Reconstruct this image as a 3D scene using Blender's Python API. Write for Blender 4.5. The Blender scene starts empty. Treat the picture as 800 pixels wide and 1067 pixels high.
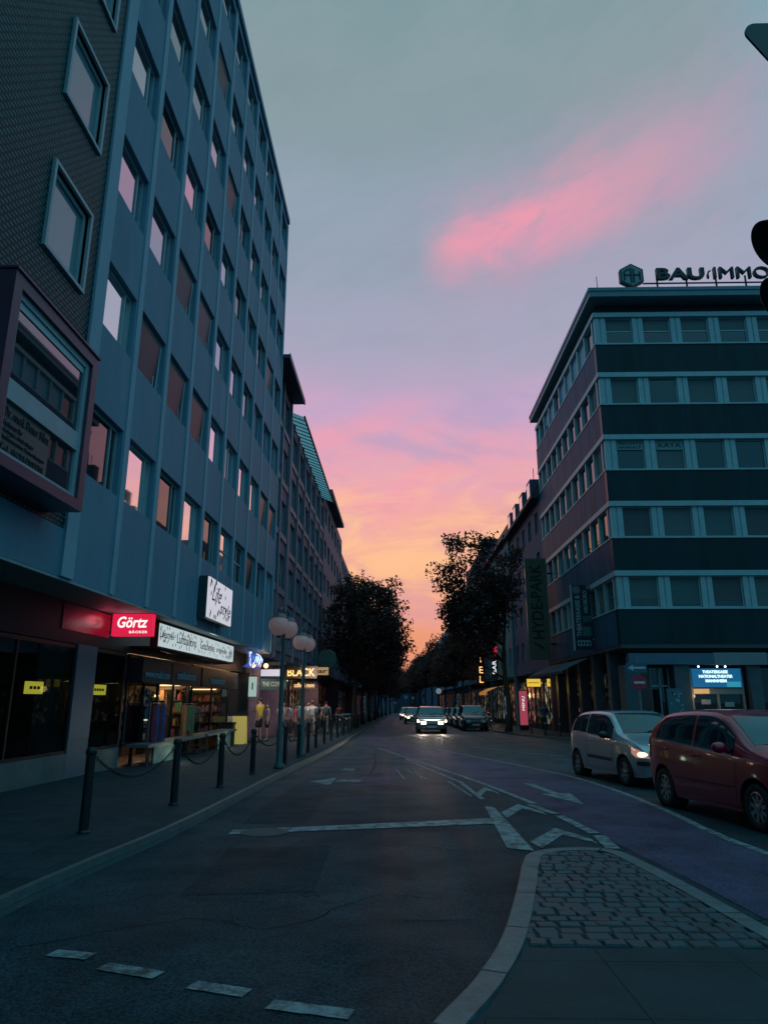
import bpy, bmesh, math, random
import numpy as np
from mathutils import Vector, Matrix
rad = math.radians
sc = bpy.context.scene
COL = sc.collection
rnd = random.Random(7)

# ------------------------------------------------------------------ camera
PITCH, YAW, CAMH = 15.0, 1.2127, 1.55
cam_d = bpy.data.cameras.new('camera')
cam = bpy.data.objects.new('camera', cam_d); COL.objects.link(cam)
cam_d.sensor_fit = 'HORIZONTAL'; cam_d.sensor_width = 36.0
cam_d.lens = 730.0 / 800.0 * 36.0
cam_d.clip_start = 0.05; cam_d.clip_end = 3000
cam.location = (0, 0, CAMH)
cam.rotation_euler = (rad(90 + PITCH), 0, rad(YAW))
sc.camera = cam

# ------------------------------------------------------------------ colour management
sc.view_settings.view_transform = 'Standard'
sc.view_settings.look = 'None'
sc.view_settings.exposure = 0.0
sc.view_settings.gamma = 1.0
sc.view_settings.use_curve_mapping = False
sc.cycles.max_bounces = 6
sc.cycles.use_denoising = True
sc.cycles.sample_clamp_indirect = 4.0

# ------------------------------------------------------------------ dusk sky (world, by direction)
def build_world():
    w = bpy.data.worlds.new('World'); sc.world = w; w.use_nodes = True
    nt = w.node_tree; nt.nodes.clear(); L = nt.links.new
    def N(t, **k):
        n = nt.nodes.new(t)
        for a, b in k.items(): setattr(n, a, b)
        return n
    def M(op, a, b=None, c=None, clamp=False):
        n = N('ShaderNodeMath', operation=op); n.use_clamp = clamp
        for i, v in enumerate((a, b, c)):
            if v is None: continue
            if isinstance(v, (int, float)): n.inputs[i].default_value = v
            else: L(v, n.inputs[i])
        return n.outputs[0]
    def MR(v, a, b, c=0.0, d=1.0, t='SMOOTHSTEP'):
        n = N('ShaderNodeMapRange'); n.interpolation_type = t
        L(v, n.inputs[0])
        for i, x in enumerate((a, b, c, d)): n.inputs[i + 1].default_value = x
        return n.outputs[0]
    def MIX(f, a, b):
        n = N('ShaderNodeMix', data_type='RGBA')
        if isinstance(f, (int, float)): n.inputs[0].default_value = f
        else: L(f, n.inputs[0])
        for i, v in ((6, a), (7, b)):
            if isinstance(v, tuple): n.inputs[i].default_value = (*v, 1)
            else: L(v, n.inputs[i])
        return n.outputs[2]
    def RAMP(f, stops):
        n = N('ShaderNodeValToRGB'); e = n.color_ramp.elements
        n.color_ramp.interpolation = 'EASE'
        e[0].position, e[0].color = stops[0][0], (*stops[0][1], 1)
        e[1].position, e[1].color = stops[-1][0], (*stops[-1][1], 1)
        for p, c in stops[1:-1]:
            q = e.new(p); q.color = (*c, 1)
        L(f, n.inputs[0]); return n.outputs[0]
    def NOISE(vec, scale, detail=4, rough=.55, stretch=(1, 1, 1)):
        mp = N('ShaderNodeMapping'); mp.inputs['Scale'].default_value = stretch
        L(vec, mp.inputs[0])
        n = N('ShaderNodeTexNoise'); n.inputs['Scale'].default_value = scale
        n.inputs['Detail'].default_value = detail; n.inputs['Roughness'].default_value = rough
        L(mp.outputs[0], n.inputs['Vector']); return n.outputs['Fac']
    tc = N('ShaderNodeTexCoord'); d = tc.outputs['Generated']
    sp = N('ShaderNodeSeparateXYZ'); L(d, sp.inputs[0]); x, y, z = sp.outputs
    el = M('MULTIPLY', M('ARCSINE', z), 180 / math.pi)
    az = M('MULTIPLY', M('ARCTAN2', x, y), 180 / math.pi)
    n1 = NOISE(d, 2.2, 4, .55, (1, 1, 4.5))
    elw = M('ADD', el, M('MULTIPLY', M('SUBTRACT', n1, .5), 7.0))
    e01 = M('DIVIDE', elw, 90.0, clamp=True)
    def s(r, g, b): return tuple(((c / 255 + .055) / 1.055) ** 2.4 if c > 10 else c / 255 / 12.92 for c in (r, g, b))
    sunset = RAMP(e01, [(0.0, s(214, 134, 120)), (4 / 90, s(228, 148, 118)), (9 / 90, s(244, 174, 136)), (14 / 90, s(244, 176, 158)),
                        (18 / 90, s(228, 166, 184)), (23 / 90, s(196, 166, 200)), (29 / 90, s(166, 166, 190)), (36 / 90, s(148, 163, 181)),
                        (46 / 90, s(134, 156, 162)), (53 / 90, s(126, 154, 160)), (64 / 90, s(112, 200, 220)), (1.0, (.19, .97, 1.26))])
    away = RAMP(e01, [(0.0, s(54, 116, 142)), (15 / 90, s(60, 138, 168)), (33 / 90, s(92, 176, 204)), (50 / 90, s(100, 188, 214)), (64 / 90, s(112, 200, 220)), (1.0, (.19, .97, 1.26))])
    hyp = M('SQRT', M('ADD', M('MULTIPLY', x, x), M('MULTIPLY', y, y)))
    ca = M('DIVIDE', y, M('MAXIMUM', hyp, 1e-4))
    col = MIX(MR(ca, .72, .89), away, sunset)
    # soft rose and amber banks above the horizon, broken by streaks
    def STREAK(sx, sy, det, off=0.0, tilt=.165):
        cb = N('ShaderNodeCombineXYZ'); L(M('DIVIDE', az, sx), cb.inputs[0]); L(M('DIVIDE', M('SUBTRACT', el, M('MULTIPLY', az, tilt)), sy), cb.inputs[1]); cb.inputs[2].default_value = off
        n = N('ShaderNodeTexNoise'); n.inputs['Scale'].default_value = 1.0; n.inputs['Detail'].default_value = det; n.inputs['Roughness'].default_value = .62; n.inputs['Distortion'].default_value = .5
        L(cb.outputs[0], n.inputs['Vector']); return n.outputs['Fac']
    sunny = MR(ca, .80, .96)
    near = MR(ca, .93, .995)
    bank = M('MULTIPLY', MR(STREAK(11, 3.6, 3, 3.1, .25), .40, .66), M('MULTIPLY', MR(el, 11, 17), MR(el, 27, 19)))
    col = MIX(M('MULTIPLY', M('MULTIPLY', bank, .6), M('MULTIPLY', sunny, MR(az, 14, 1, .2, 1.0))), col, s(246, 158, 172))
    gap = M('MULTIPLY', MR(STREAK(9, 3.4, 3, 8.4, -.15), .46, .70), M('MULTIPLY', MR(el, 12, 17), MR(el, 30, 22)))
    col = MIX(M('MULTIPLY', M('MULTIPLY', gap, .55), sunny), col, s(176, 160, 196))
    amber = M('MULTIPLY', MR(STREAK(8, 2.8, 4, 5.7, .1), .40, .64), M('MULTIPLY', MR(el, 7, 11), MR(el, 20, 14)))
    col = MIX(M('MULTIPLY', M('MULTIPLY', amber, .7), near), col, s(255, 198, 146))
    lil = M('MULTIPLY', MR(STREAK(7, 2.2, 4, 1.3, -.05), .46, .70), M('MULTIPLY', MR(el, 3, 7), MR(el, 20, 12)))
    col = MIX(M('MULTIPLY', M('MULTIPLY', lil, .55), sunny), col, s(210, 146, 170))
    veil = MR(STREAK(16, 5.0, 7, 2.2, .3), .35, .7)
    col = MIX(M('MULTIPLY', M('MULTIPLY', veil, MR(el, 22, 32)), .16), col, s(168, 172, 184))
    veil2 = MR(STREAK(6, 2.0, 8, 6.2, .2), .4, .7)
    col = MIX(M('MULTIPLY', M('MULTIPLY', veil2, MR(el, 22, 32)), .10), col, s(112, 136, 148))
    # the lit streak of cloud high over the street
    warp = M('MULTIPLY', M('SUBTRACT', STREAK(5.0, 2.6, 7, .4), .5), 4.2)
    t = M('ADD', M('SUBTRACT', el, M('ADD', M('MULTIPLY', M('SUBTRACT', az, 5.0), .165), 35.4)), warp)
    wid = MR(az, 3, 26, 1.75, 3.3, 'LINEAR')
    q = M('DIVIDE', t, wid)
    g = M('POWER', 2.718, M('MULTIPLY', M('MULTIPLY', q, q), -1.0))
    fade = M('MULTIPLY', MR(az, 1.6, 6.5), MR(az, 36, 8))
    wisp = MR(STREAK(4.6, 1.5, 6, 9.3, .26), .26, .56, .45, 1.0)
    core = M('MULTIPLY', M('MULTIPLY', g, fade), wisp)
    col = MIX(M('MULTIPLY', core, .95), col, s(250, 156, 172))
    halo = M('MULTIPLY', M('POWER', 2.718, M('MULTIPLY', M('MULTIPLY', M('DIVIDE', t, 5.0), M('DIVIDE', t, 5.0)), -1.0)), M('MULTIPLY', MR(az, -4, 9), MR(az, 50, 24)))
    col = MIX(M('MULTIPLY', M('MULTIPLY', halo, MR(STREAK(6, 2.4, 7, 4.4, .2), .3, .65, .3, 1.0)), .42), col, s(190, 152, 186))
    sky = N('ShaderNodeTexSky'); sky.sky_type = 'NISHITA'; sky.sun_disc = False
    sky.sun_elevation = rad(1.0); sky.sun_rotation = rad(4.0)
    bg1 = N('ShaderNodeBackground'); L(col, bg1.inputs[0]); bg1.inputs[1].default_value = 1.0
    bg2 = N('ShaderNodeBackground'); L(sky.outputs[0], bg2.inputs[0]); bg2.inputs[1].default_value = .004
    ad = N('ShaderNodeAddShader'); L(bg1.outputs[0], ad.inputs[0]); L(bg2.outputs[0], ad.inputs[1])
    out = N('ShaderNodeOutputWorld'); L(ad.outputs[0], out.inputs[0])
build_world()
sun_d = bpy.data.lights.new('sun', 'SUN'); sun_d.energy = 0.02; sun_d.angle = rad(12); sun_d.color = (1, .62, .45)
sun = bpy.data.objects.new('sun', sun_d); COL.objects.link(sun)
sun.rotation_euler = (rad(90 - 3), 0, rad(180 - 4))

# ------------------------------------------------------------------ helpers
K = 0.011
def gz(y): return -K * min(y, 260.0)
ORG = {}
class MB:
    def __init__(s): s.v = []; s.f = []; s.m = []; s.mi = 0
    def face(s, *pts):
        b = len(s.v); s.v += [tuple(p) for p in pts]; s.f.append(tuple(range(b, b + len(pts)))); s.m.append(s.mi)
    def _hex(s, P):
        b = len(s.v); s.v += [tuple(p) for p in P]
        for q in ((0, 3, 2, 1), (4, 5, 6, 7), (0, 1, 5, 4), (1, 2, 6, 5), (2, 3, 7, 6), (3, 0, 4, 7)):
            s.f.append(tuple(b + i for i in q)); s.m.append(s.mi)
    def box(s, x0, x1, y0, y1, z0, z1):
        s._hex([(x0, y0, z0), (x1, y0, z0), (x1, y1, z0), (x0, y1, z0), (x0, y0, z1), (x1, y0, z1), (x1, y1, z1), (x0, y1, z1)])
    def ubox(s, F, u0, u1, n0, n1, z0, z1):
        o, U, Nn = F
        def p(u, n, z): return (o[0] + U[0] * u + Nn[0] * n, o[1] + U[1] * u + Nn[1] * n, z)
        s._hex([p(u0, n0, z0), p(u1, n0, z0), p(u1, n1, z0), p(u0, n1, z0), p(u0, n0, z1), p(u1, n0, z1), p(u1, n1, z1), p(u0, n1, z1)])
    def uquad(s, F, u0, u1, n, z0, z1):
        o, U, Nn = F
        def p(u, z): return (o[0] + U[0] * u + Nn[0] * n, o[1] + U[1] * u + Nn[1] * n, z)
        s.face(p(u0, z0), p(u1, z0), p(u1, z1), p(u0, z1))
    def grid(s, P, closed=False):
        b = len(s.v); n, m = len(P), len(P[0])
        for r in P: s.v += [tuple(p) for p in r]
        for i in range(n - 1):
            for j in range(m if closed else m - 1):
                k = (j + 1) % m
                s.f.append((b + i * m + j, b + i * m + k, b + (i + 1) * m + k, b + (i + 1) * m + j)); s.m.append(s.mi)
    def tube(s, pts, r, n=8, cap=True):
        pts = [Vector(p) for p in pts]
        rr = r if isinstance(r, (list, tuple)) else [r] * len(pts)
        rows = []; ref = None
        for i, p in enumerate(pts):
            t = (pts[min(i + 1, len(pts) - 1)] - pts[max(i - 1, 0)])
            t = t.normalized() if t.length > 1e-9 else Vector((0, 0, 1))
            if ref is None:
                ref = Vector((1, 0, 0)) if abs(t.x) < .8 else Vector((0, 1, 0))
            a = t.cross(ref).normalized(); b = t.cross(a).normalized(); ref = b.cross(t) if False else ref
            rows.append([p + (a * math.cos(2 * math.pi * k / n) + b * math.sin(2 * math.pi * k / n)) * rr[i] for k in range(n)])
        b0 = len(s.v); s.grid(rows, True)
        if cap:
            s.f.append(tuple(range(b0 + n - 1, b0 - 1, -1))); s.m.append(s.mi)
            e = b0 + (len(rows) - 1) * n
            s.f.append(tuple(range(e, e + n))); s.m.append(s.mi)
    def ellip(s, c, r, nu=12, nv=8):
        if isinstance(r, (int, float)): r = (r, r, r)
        rows = []
        for i in range(nv + 1):
            a = -math.pi / 2 + math.pi * i / nv
            ca = max(math.cos(a), 1e-3)
            rows.append([(c[0] + r[0] * ca * math.cos(2 * math.pi * k / nu), c[1] + r[1] * ca * math.sin(2 * math.pi * k / nu), c[2] + r[2] * math.sin(a)) for k in range(nu)])
        s.grid(rows, True)
    def lathe(s, prof, c, ax='z', n=20):
        rows = []
        for r, h in prof:
            row = []
            for k in range(n):
                a = 2 * math.pi * k / n; ca, sa = r * math.cos(a), r * math.sin(a)
                row.append((c[0] + ca, c[1] + sa, c[2] + h) if ax == 'z' else (c[0] + ca, c[1] + h, c[2] + sa) if ax == 'y' else (c[0] + h, c[1] + ca, c[2] + sa))
            rows.append(row)
        s.grid(rows, True)
    def prism(s, poly, z0, z1):
        n = len(poly); g = (lambda f, p: f(p) if callable(f) else f)
        b = len(s.v)
        s.v += [(p[0], p[1], g(z0, p)) for p in poly] + [(p[0], p[1], g(z1, p)) for p in poly]
        s.f.append(tuple(range(b + n - 1, b - 1, -1))); s.f.append(tuple(range(b + n, b + 2 * n))); s.m += [s.mi] * 2
        for i in range(n):
            j = (i + 1) % n; s.f.append((b + i, b + j, b + n + j, b + n + i)); s.m.append(s.mi)

def build(name, mb, mats, parent=None, smooth=False, loc=None, kind=None, recalc=True):
    me = bpy.data.meshes.new(name)
    o0 = ORG.get(parent, (0, 0, 0)) if parent else (loc or (0, 0, 0))
    a = np.array(mb.v, float).reshape(-1, 3) - np.array(o0)
    me.from_pydata([tuple(r) for r in a], [], mb.f)
    for m in (mats if isinstance(mats, (list, tuple)) else [mats]): me.materials.append(m)
    if len(me.materials) > 1: me.polygons.foreach_set('material_index', mb.m)
    if recalc:
        bm = bmesh.new(); bm.from_mesh(me); bmesh.ops.recalc_face_normals(bm, faces=bm.faces); bm.to_mesh(me); bm.free()
    if smooth: me.polygons.foreach_set('use_smooth', [True] * len(me.polygons))
    ob = bpy.data.objects.new(name, me); COL.objects.link(ob)
    if parent: ob.parent = parent; ORG[ob] = ORG.get(parent, (0, 0, 0))
    else: ob.location = o0; ORG[ob] = tuple(o0)
    if kind: ob['kind'] = kind
    return ob
def tag(o, label, cat, group=None, kind=None):
    o['label'] = label; o['category'] = cat
    if group: o['group'] = group
    if kind: o['kind'] = kind
    return o
def thing(name, label, cat, loc=(0, 0, 0), group=None):
    o = bpy.data.objects.new(name, None); COL.objects.link(o); o.location = loc; o.empty_display_size = .3
    ORG[o] = tuple(loc); return tag(o, label, cat, group)
def copy_tree(o, parent=None):
    c = o.copy(); COL.objects.link(c)
    if parent is not None: c.parent = parent
    for ch in o.children: copy_tree(ch, c)
    return c
def place(o, loc, rz=0, sc_=1.0, label=None):
    o.location = loc; o.rotation_euler = (0, 0, rz)
    if sc_ != 1.0: o.scale = (sc_, sc_, sc_)
    if label: o['label'] = label
    return o

MATS = {}
def mat(name, col, rough=.6, metal=0.0, var=.0, scale=3.0, bump=0.0, bscale=40.0, spec=.5, ior=1.5, coat=0.0, emit=None, estr=1.0, stretch=(1, 1, 1), rvar=0.0):
    if name in MATS: return MATS[name]
    m = bpy.data.materials.new(name); m.use_nodes = True; nt = m.node_tree
    b = nt.nodes['Principled BSDF']; L = nt.links.new
    b.inputs['Base Color'].default_value = (*col, 1); b.inputs['Roughness'].default_value = rough
    b.inputs['Metallic'].default_value = metal; b.inputs['IOR'].default_value = ior
    b.inputs['Specular IOR Level'].default_value = spec; b.inputs['Coat Weight'].default_value = coat
    b.inputs['Coat Roughness'].default_value = .05
    tc = nt.nodes.new('ShaderNodeTexCoord'); mp = nt.nodes.new('ShaderNodeMapping'); L(tc.outputs['Object'], mp.inputs[0]); mp.inputs['Scale'].default_value = stretch
    if var > 0 or rvar > 0:
        n = nt.nodes.new('ShaderNodeTexNoise'); n.inputs['Scale'].default_value = scale; n.inputs['Detail'].default_value = 6; n.inputs['Roughness'].default_value = .65
        L(mp.outputs[0], n.inputs['Vector'])
        if var > 0:
            mr = nt.nodes.new('ShaderNodeMapRange'); L(n.outputs['Fac'], mr.inputs[0]); mr.inputs[1].default_value = .3; mr.inputs[2].default_value = .7
            mr.inputs[3].default_value = 1 - var; mr.inputs[4].default_value = 1 + var
            mx = nt.nodes.new('ShaderNodeVectorMath'); mx.operation = 'SCALE'; mx.inputs[0].default_value = col; L(mr.outputs[0], mx.inputs['Scale']); L(mx.outputs[0], b.inputs['Base Color'])
        if rvar > 0:
            mr = nt.nodes.new('ShaderNodeMapRange'); L(n.outputs['Fac'], mr.inputs[0]); mr.inputs[1].default_value = .3; mr.inputs[2].default_value = .7
            mr.inputs[3].default_value = max(rough - rvar, .02); mr.inputs[4].default_value = min(rough + rvar, 1); L(mr.outputs[0], b.inputs['Roughness'])
    if bump > 0:
        n = nt.nodes.new('ShaderNodeTexNoise'); n.inputs['Scale'].default_value = bscale; n.inputs['Detail'].default_value = 4; L(mp.outputs[0], n.inputs['Vector'])
        bp = nt.nodes.new('ShaderNodeBump'); bp.inputs['Strength'].default_value = bump; bp.inputs['Distance'].default_value = .02; L(n.outputs['Fac'], bp.inputs['Height']); L(bp.outputs[0], b.inputs['Normal'])
    if emit: b.inputs['Emission Color'].default_value = (*emit, 1); b.inputs['Emission Strength'].default_value = estr
    MATS[name] = m; return m
def glass(name, col=(.012, .018, .022), ior=2.2, rough=.02, wav=.0):
    m = mat(name, col, rough, ior=ior)
    if wav:
        nt = m.node_tree; tc = nt.nodes.new('ShaderNodeTexCoord'); n = nt.nodes.new('ShaderNodeTexNoise'); n.inputs['Scale'].default_value = .9; n.inputs['Detail'].default_value = 1
        nt.links.new(tc.outputs['Object'], n.inputs['Vector']); bp = nt.nodes.new('ShaderNodeBump'); bp.inputs['Strength'].default_value = wav; bp.inputs['Distance'].default_value = .05
        nt.links.new(n.outputs['Fac'], bp.inputs['Height']); nt.links.new(bp.outputs[0], nt.nodes['Principled BSDF'].inputs['Normal'])
    return m
def clear_glass(name):
    if name in MATS: return MATS[name]
    m = bpy.data.materials.new(name); m.use_nodes = True; nt = m.node_tree; nt.nodes.clear(); L = nt.links.new
    t = nt.nodes.new('ShaderNodeBsdfTransparent'); t.inputs[0].default_value = (.75, .82, .82, 1)
    g = nt.nodes.new('ShaderNodeBsdfGlossy'); g.inputs['Roughness'].default_value = .02; g.inputs[0].default_value = (.24, .28, .30, 1)
    f = nt.nodes.new('ShaderNodeFresnel'); f.inputs[0].default_value = 1.5
    x = nt.nodes.new('ShaderNodeMixShader'); L(f.outputs[0], x.inputs[0]); L(t.outputs[0], x.inputs[1]); L(g.outputs[0], x.inputs[2])
    o = nt.nodes.new('ShaderNodeOutputMaterial'); L(x.outputs[0], o.inputs[0]); MATS[name] = m; return m
def glow(name, col, strg=1.0, base=(.02, .02, .02)): return mat(name, base, .5, emit=col, estr=strg)

FX = {'+X': ((0, 1, 0), (1, 0, 0)), '-X': ((0, -1, 0), (-1, 0, 0)), '-Y': ((1, 0, 0), (0, -1, 0))}
def text(name, s, parent, pos, facing, m, w=None, h=None, size=.3, ext=.008, shear=0, spin=0, bold=0.0, align='CENTER', space=1.0):
    cu = bpy.data.curves.new(name, 'FONT'); cu.body = s; cu.size = 1.0; cu.extrude = ext; cu.shear = shear; cu.offset = bold
    cu.align_x = align; cu.align_y = 'CENTER'; cu.space_character = space; cu.resolution_u = 3
    cu.materials.append(m)
    o = bpy.data.objects.new(name, cu); COL.objects.link(o)
    U, Nn = FX[facing]; R = Matrix(((U[0], 0, Nn[0]), (U[1], 0, Nn[1]), (0, 1, 0))).to_4x4()
    bpy.context.view_layer.update()
    d = o.dimensions
    sx = (w / d.x) if w else None; sy = (h / d.y) if h else None
    if sx is None and sy is None: sx = sy = size
    elif sx is None: sx = sy
    elif sy is None: sy = sx
    me = bpy.data.meshes.new_from_object(o.evaluated_get(bpy.context.evaluated_depsgraph_get()))
    bpy.data.objects.remove(o); bpy.data.curves.remove(cu)
    if not me.materials: me.materials.append(m)
    o = bpy.data.objects.new(name, me); COL.objects.link(o)
    o.parent = parent
    og = ORG.get(parent, (0, 0, 0))
    Mx = Matrix.Translation(Vector(pos) - Vector(og)) @ R @ Matrix.Rotation(spin, 4, 'Z') @ Matrix.Diagonal((sx, sy, 1, 1))
    o.matrix_local = Mx; ORG[o] = og
    return o

def light(name, kind, loc, energy, col, size=.1, rot=None, spot=None, parent=None):
    d = bpy.data.lights.new(name, kind); d.energy = energy; d.color = col
    if kind == 'AREA': d.size = size
    else: d.shadow_soft_size = size
    if spot: d.spot_size = rad(spot); d.spot_blend = .8
    o = bpy.data.objects.new(name, d); COL.objects.link(o)
    og = ORG.get(parent, (0, 0, 0)) if parent else (0, 0, 0)
    o.location = tuple(np.array(loc) - np.array(og))
    if rot: o.rotation_euler = rot
    if parent: o.parent = parent
    return o

# ------------------------------------------------------------------ materials
def asphalt(name, c, spec):
    m = mat(name, c, .58, spec=spec, bump=.8, bscale=110); nt = m.node_tree; L = nt.links.new; b = nt.nodes['Principled BSDF']; tc = nt.nodes.new('ShaderNodeTexCoord')
    def nz(scale, det, lo, hi, a, z, rough=.6):
        n = nt.nodes.new('ShaderNodeTexNoise'); n.inputs['Scale'].default_value = scale; n.inputs['Detail'].default_value = det; n.inputs['Roughness'].default_value = rough; L(tc.outputs['Object'], n.inputs['Vector'])
        r = nt.nodes.new('ShaderNodeMapRange'); L(n.outputs['Fac'], r.inputs[0])
        for i, v in enumerate((lo, hi, a, z)): r.inputs[i + 1].default_value = v
        return r.outputs[0]
    def mul(a, b_): q = nt.nodes.new('ShaderNodeMath'); q.operation = 'MULTIPLY'; L(a, q.inputs[0]); L(b_, q.inputs[1]); return q.outputs[0]
    k = mul(mul(nz(48, 4, .34, .68, .35, 2.1), nz(.55, 5, .35, .65, .78, 1.2)), nz(4, 6, .35, .68, .85, 1.18))
    mp = nt.nodes.new('ShaderNodeMapping'); mp.inputs['Scale'].default_value = (1.1, .05, 1); L(tc.outputs['Object'], mp.inputs[0])
    n = nt.nodes.new('ShaderNodeTexNoise'); n.inputs['Scale'].default_value = 1.6; n.inputs['Detail'].default_value = 3; L(mp.outputs[0], n.inputs['Vector'])
    r = nt.nodes.new('ShaderNodeMapRange'); L(n.outputs['Fac'], r.inputs[0]); r.inputs[1].default_value = .38; r.inputs[2].default_value = .62; r.inputs[3].default_value = .85; r.inputs[4].default_value = 1.15
    k = mul(k, r.outputs[0])
    vm = nt.nodes.new('ShaderNodeVectorMath'); vm.operation = 'SCALE'; vm.inputs[0].default_value = c; L(k, vm.inputs['Scale']); L(vm.outputs[0], b.inputs['Base Color'])
    r2 = nt.nodes.new('ShaderNodeMapRange'); L(n.outputs['Fac'], r2.inputs[0]); r2.inputs[1].default_value = .3; r2.inputs[2].default_value = .7; r2.inputs[3].default_value = .5; r2.inputs[4].default_value = .66; L(r2.outputs[0], b.inputs['Roughness'])
    sy = nt.nodes.new('ShaderNodeSeparateXYZ'); L(tc.outputs['Object'], sy.inputs[0])
    r3 = nt.nodes.new('ShaderNodeMapRange'); r3.interpolation_type = 'SMOOTHSTEP'; L(sy.outputs[1], r3.inputs[0]); r3.inputs[1].default_value = 11; r3.inputs[2].default_value = 22; r3.inputs[3].default_value = spec; r3.inputs[4].default_value = .55
    n4 = nz(1.1, 5, .35, .65, .5, 1.3); L(mul(r3.outputs[0], n4), b.inputs['Specular IOR Level'])
    return m
ASPH = asphalt('asphalt', (.013, .036, .047), .10)
PAVE = mat('pavement_slabs', (.022, .048, .060), .7, var=.2, scale=4, bump=.3, bscale=60, spec=.1)
def _joints():
    nt = PAVE.node_tree; L = nt.links.new; b = nt.nodes['Principled BSDF']; old = b.inputs['Base Color'].links[0].from_socket
    tc = nt.nodes.new('ShaderNodeTexCoord'); br = nt.nodes.new('ShaderNodeTexBrick'); br.inputs['Scale'].default_value = 1; br.inputs['Brick Width'].default_value = .5; br.inputs['Row Height'].default_value = .35; br.inputs['Mortar Size'].default_value = .009
    br.inputs['Color1'].default_value = (1, 1, 1, 1); br.inputs['Color2'].default_value = (.72, .75, .76, 1); br.inputs['Mortar'].default_value = (.35, .36, .38, 1); L(tc.outputs['Object'], br.inputs['Vector'])
    m = nt.nodes.new('ShaderNodeMix'); m.data_type = 'RGBA'; m.blend_type = 'MULTIPLY'; m.inputs[0].default_value = 1; L(old, m.inputs[6]); L(br.outputs['Color'], m.inputs[7]); L(m.outputs[2], b.inputs['Base Color'])
_joints()
KERB = mat('kerb_stone', (.055, .095, .102), .5, var=.25, scale=6, bump=.3, bscale=50)
BIKE = asphalt('bike_lane_asphalt', (.038, .036, .078), .3)
WHITE = mat('road_paint', (.24, .31, .33), .6, bump=.5, bscale=150)
def _worn():
    nt = WHITE.node_tree; L = nt.links.new; b = nt.nodes['Principled BSDF']; tc = nt.nodes.new('ShaderNodeTexCoord')
    n = nt.nodes.new('ShaderNodeTexNoise'); n.inputs['Scale'].default_value = 7; n.inputs['Detail'].default_value = 9; n.inputs['Roughness'].default_value = .75; L(tc.outputs['Object'], n.inputs['Vector'])
    r = nt.nodes.new('ShaderNodeValToRGB'); r.color_ramp.elements[0].position = .42; r.color_ramp.elements[0].color = (.035, .05, .058, 1); r.color_ramp.elements[1].position = .56; r.color_ramp.elements[1].color = (.21, .295, .31, 1)
    L(n.outputs['Fac'], r.inputs[0]); L(r.outputs[0], b.inputs['Base Color'])
_worn()
DARK = mat('dark_interior', (.010, .013, .016), .8)
BLACKM = mat('black_metal', (.012, .016, .019), .45, metal=.3)
GROUNDM = mat('ground_earth', (.04, .05, .055), .9, var=.2, scale=.3)
PANELS = mat('facade_panel', (.138, .258, .34), .6, spec=.08, var=.12, scale=1.1, stretch=(1, 1, .3), bump=.05, bscale=8)
PILAST = mat('pilaster_paint', (.27, .39, .47), .6, spec=.08, var=.08, scale=.9)
FRAMEL = mat('window_frame_alu', (.31, .37, .40), .45, var=.1, scale=3)
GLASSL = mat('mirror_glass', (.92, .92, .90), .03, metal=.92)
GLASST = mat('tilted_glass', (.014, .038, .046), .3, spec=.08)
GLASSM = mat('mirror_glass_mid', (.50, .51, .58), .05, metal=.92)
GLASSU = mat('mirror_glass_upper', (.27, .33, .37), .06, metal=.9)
GLASSD = glass('dark_glass', ior=1.7, wav=.03)

# ------------------------------------------------------------------ ground, roads, pavements
def sheet(name, pts, m, dz, kind='structure', tri=True):
    mb = MB(); mb.face(*[(p[0], p[1], gz(p[1]) + dz) for p in pts]); return build(name, mb, m, kind=kind, recalc=False)
def strip_mesh(mb, L, R, dz):
    mb.grid([[(a[0], a[1], gz(a[1]) + dz), (b[0], b[1], gz(b[1]) + dz)] for a, b in zip(L, R)])
def offset_line(P, w):
    out = []
    for i, p in enumerate(P):
        a = np.array(P[max(i - 1, 0)]); b = np.array(P[min(i + 1, len(P) - 1)]); t = (b - a) / np.linalg.norm(b - a)
        out.append((p[0] - t[1] * w, p[1] + t[0] * w))
    return out
def smooth_line(P, n=6):
    P = [np.array(p, float) for p in P]; out = []
    for i in range(len(P) - 1):
        p0, p1, p2, p3 = P[max(i - 1, 0)], P[i], P[i + 1], P[min(i + 2, len(P) - 1)]
        for k in range(n):
            t = k / n
            out.append(tuple(.5 * ((2 * p1) + (-p0 + p2) * t + (2 * p0 - 5 * p1 + 4 * p2 - p3) * t * t + (-p0 + 3 * p1 - 3 * p2 + p3) * t ** 3)))
    out.append(tuple(P[-1])); return out

mb = MB()
ys = [-80, 0, 100, 200, 260, 800]
mb.grid([[(x, y, gz(y) - .05) for x in (-700, -100, 0, 100, 700)] for y in ys])
build('ground', mb, GROUNDM, kind='structure')
mb = MB(); mb.grid([[(x, y, gz(y)) for x in (-9, 0, 9, 80)] for y in (-30, 0, 30)]); mb.grid([[(x, y, gz(y)) for x in (-7, 0, 9)] for y in (30, 100, 260)])
build('road', mb, ASPH, kind='structure')

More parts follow.
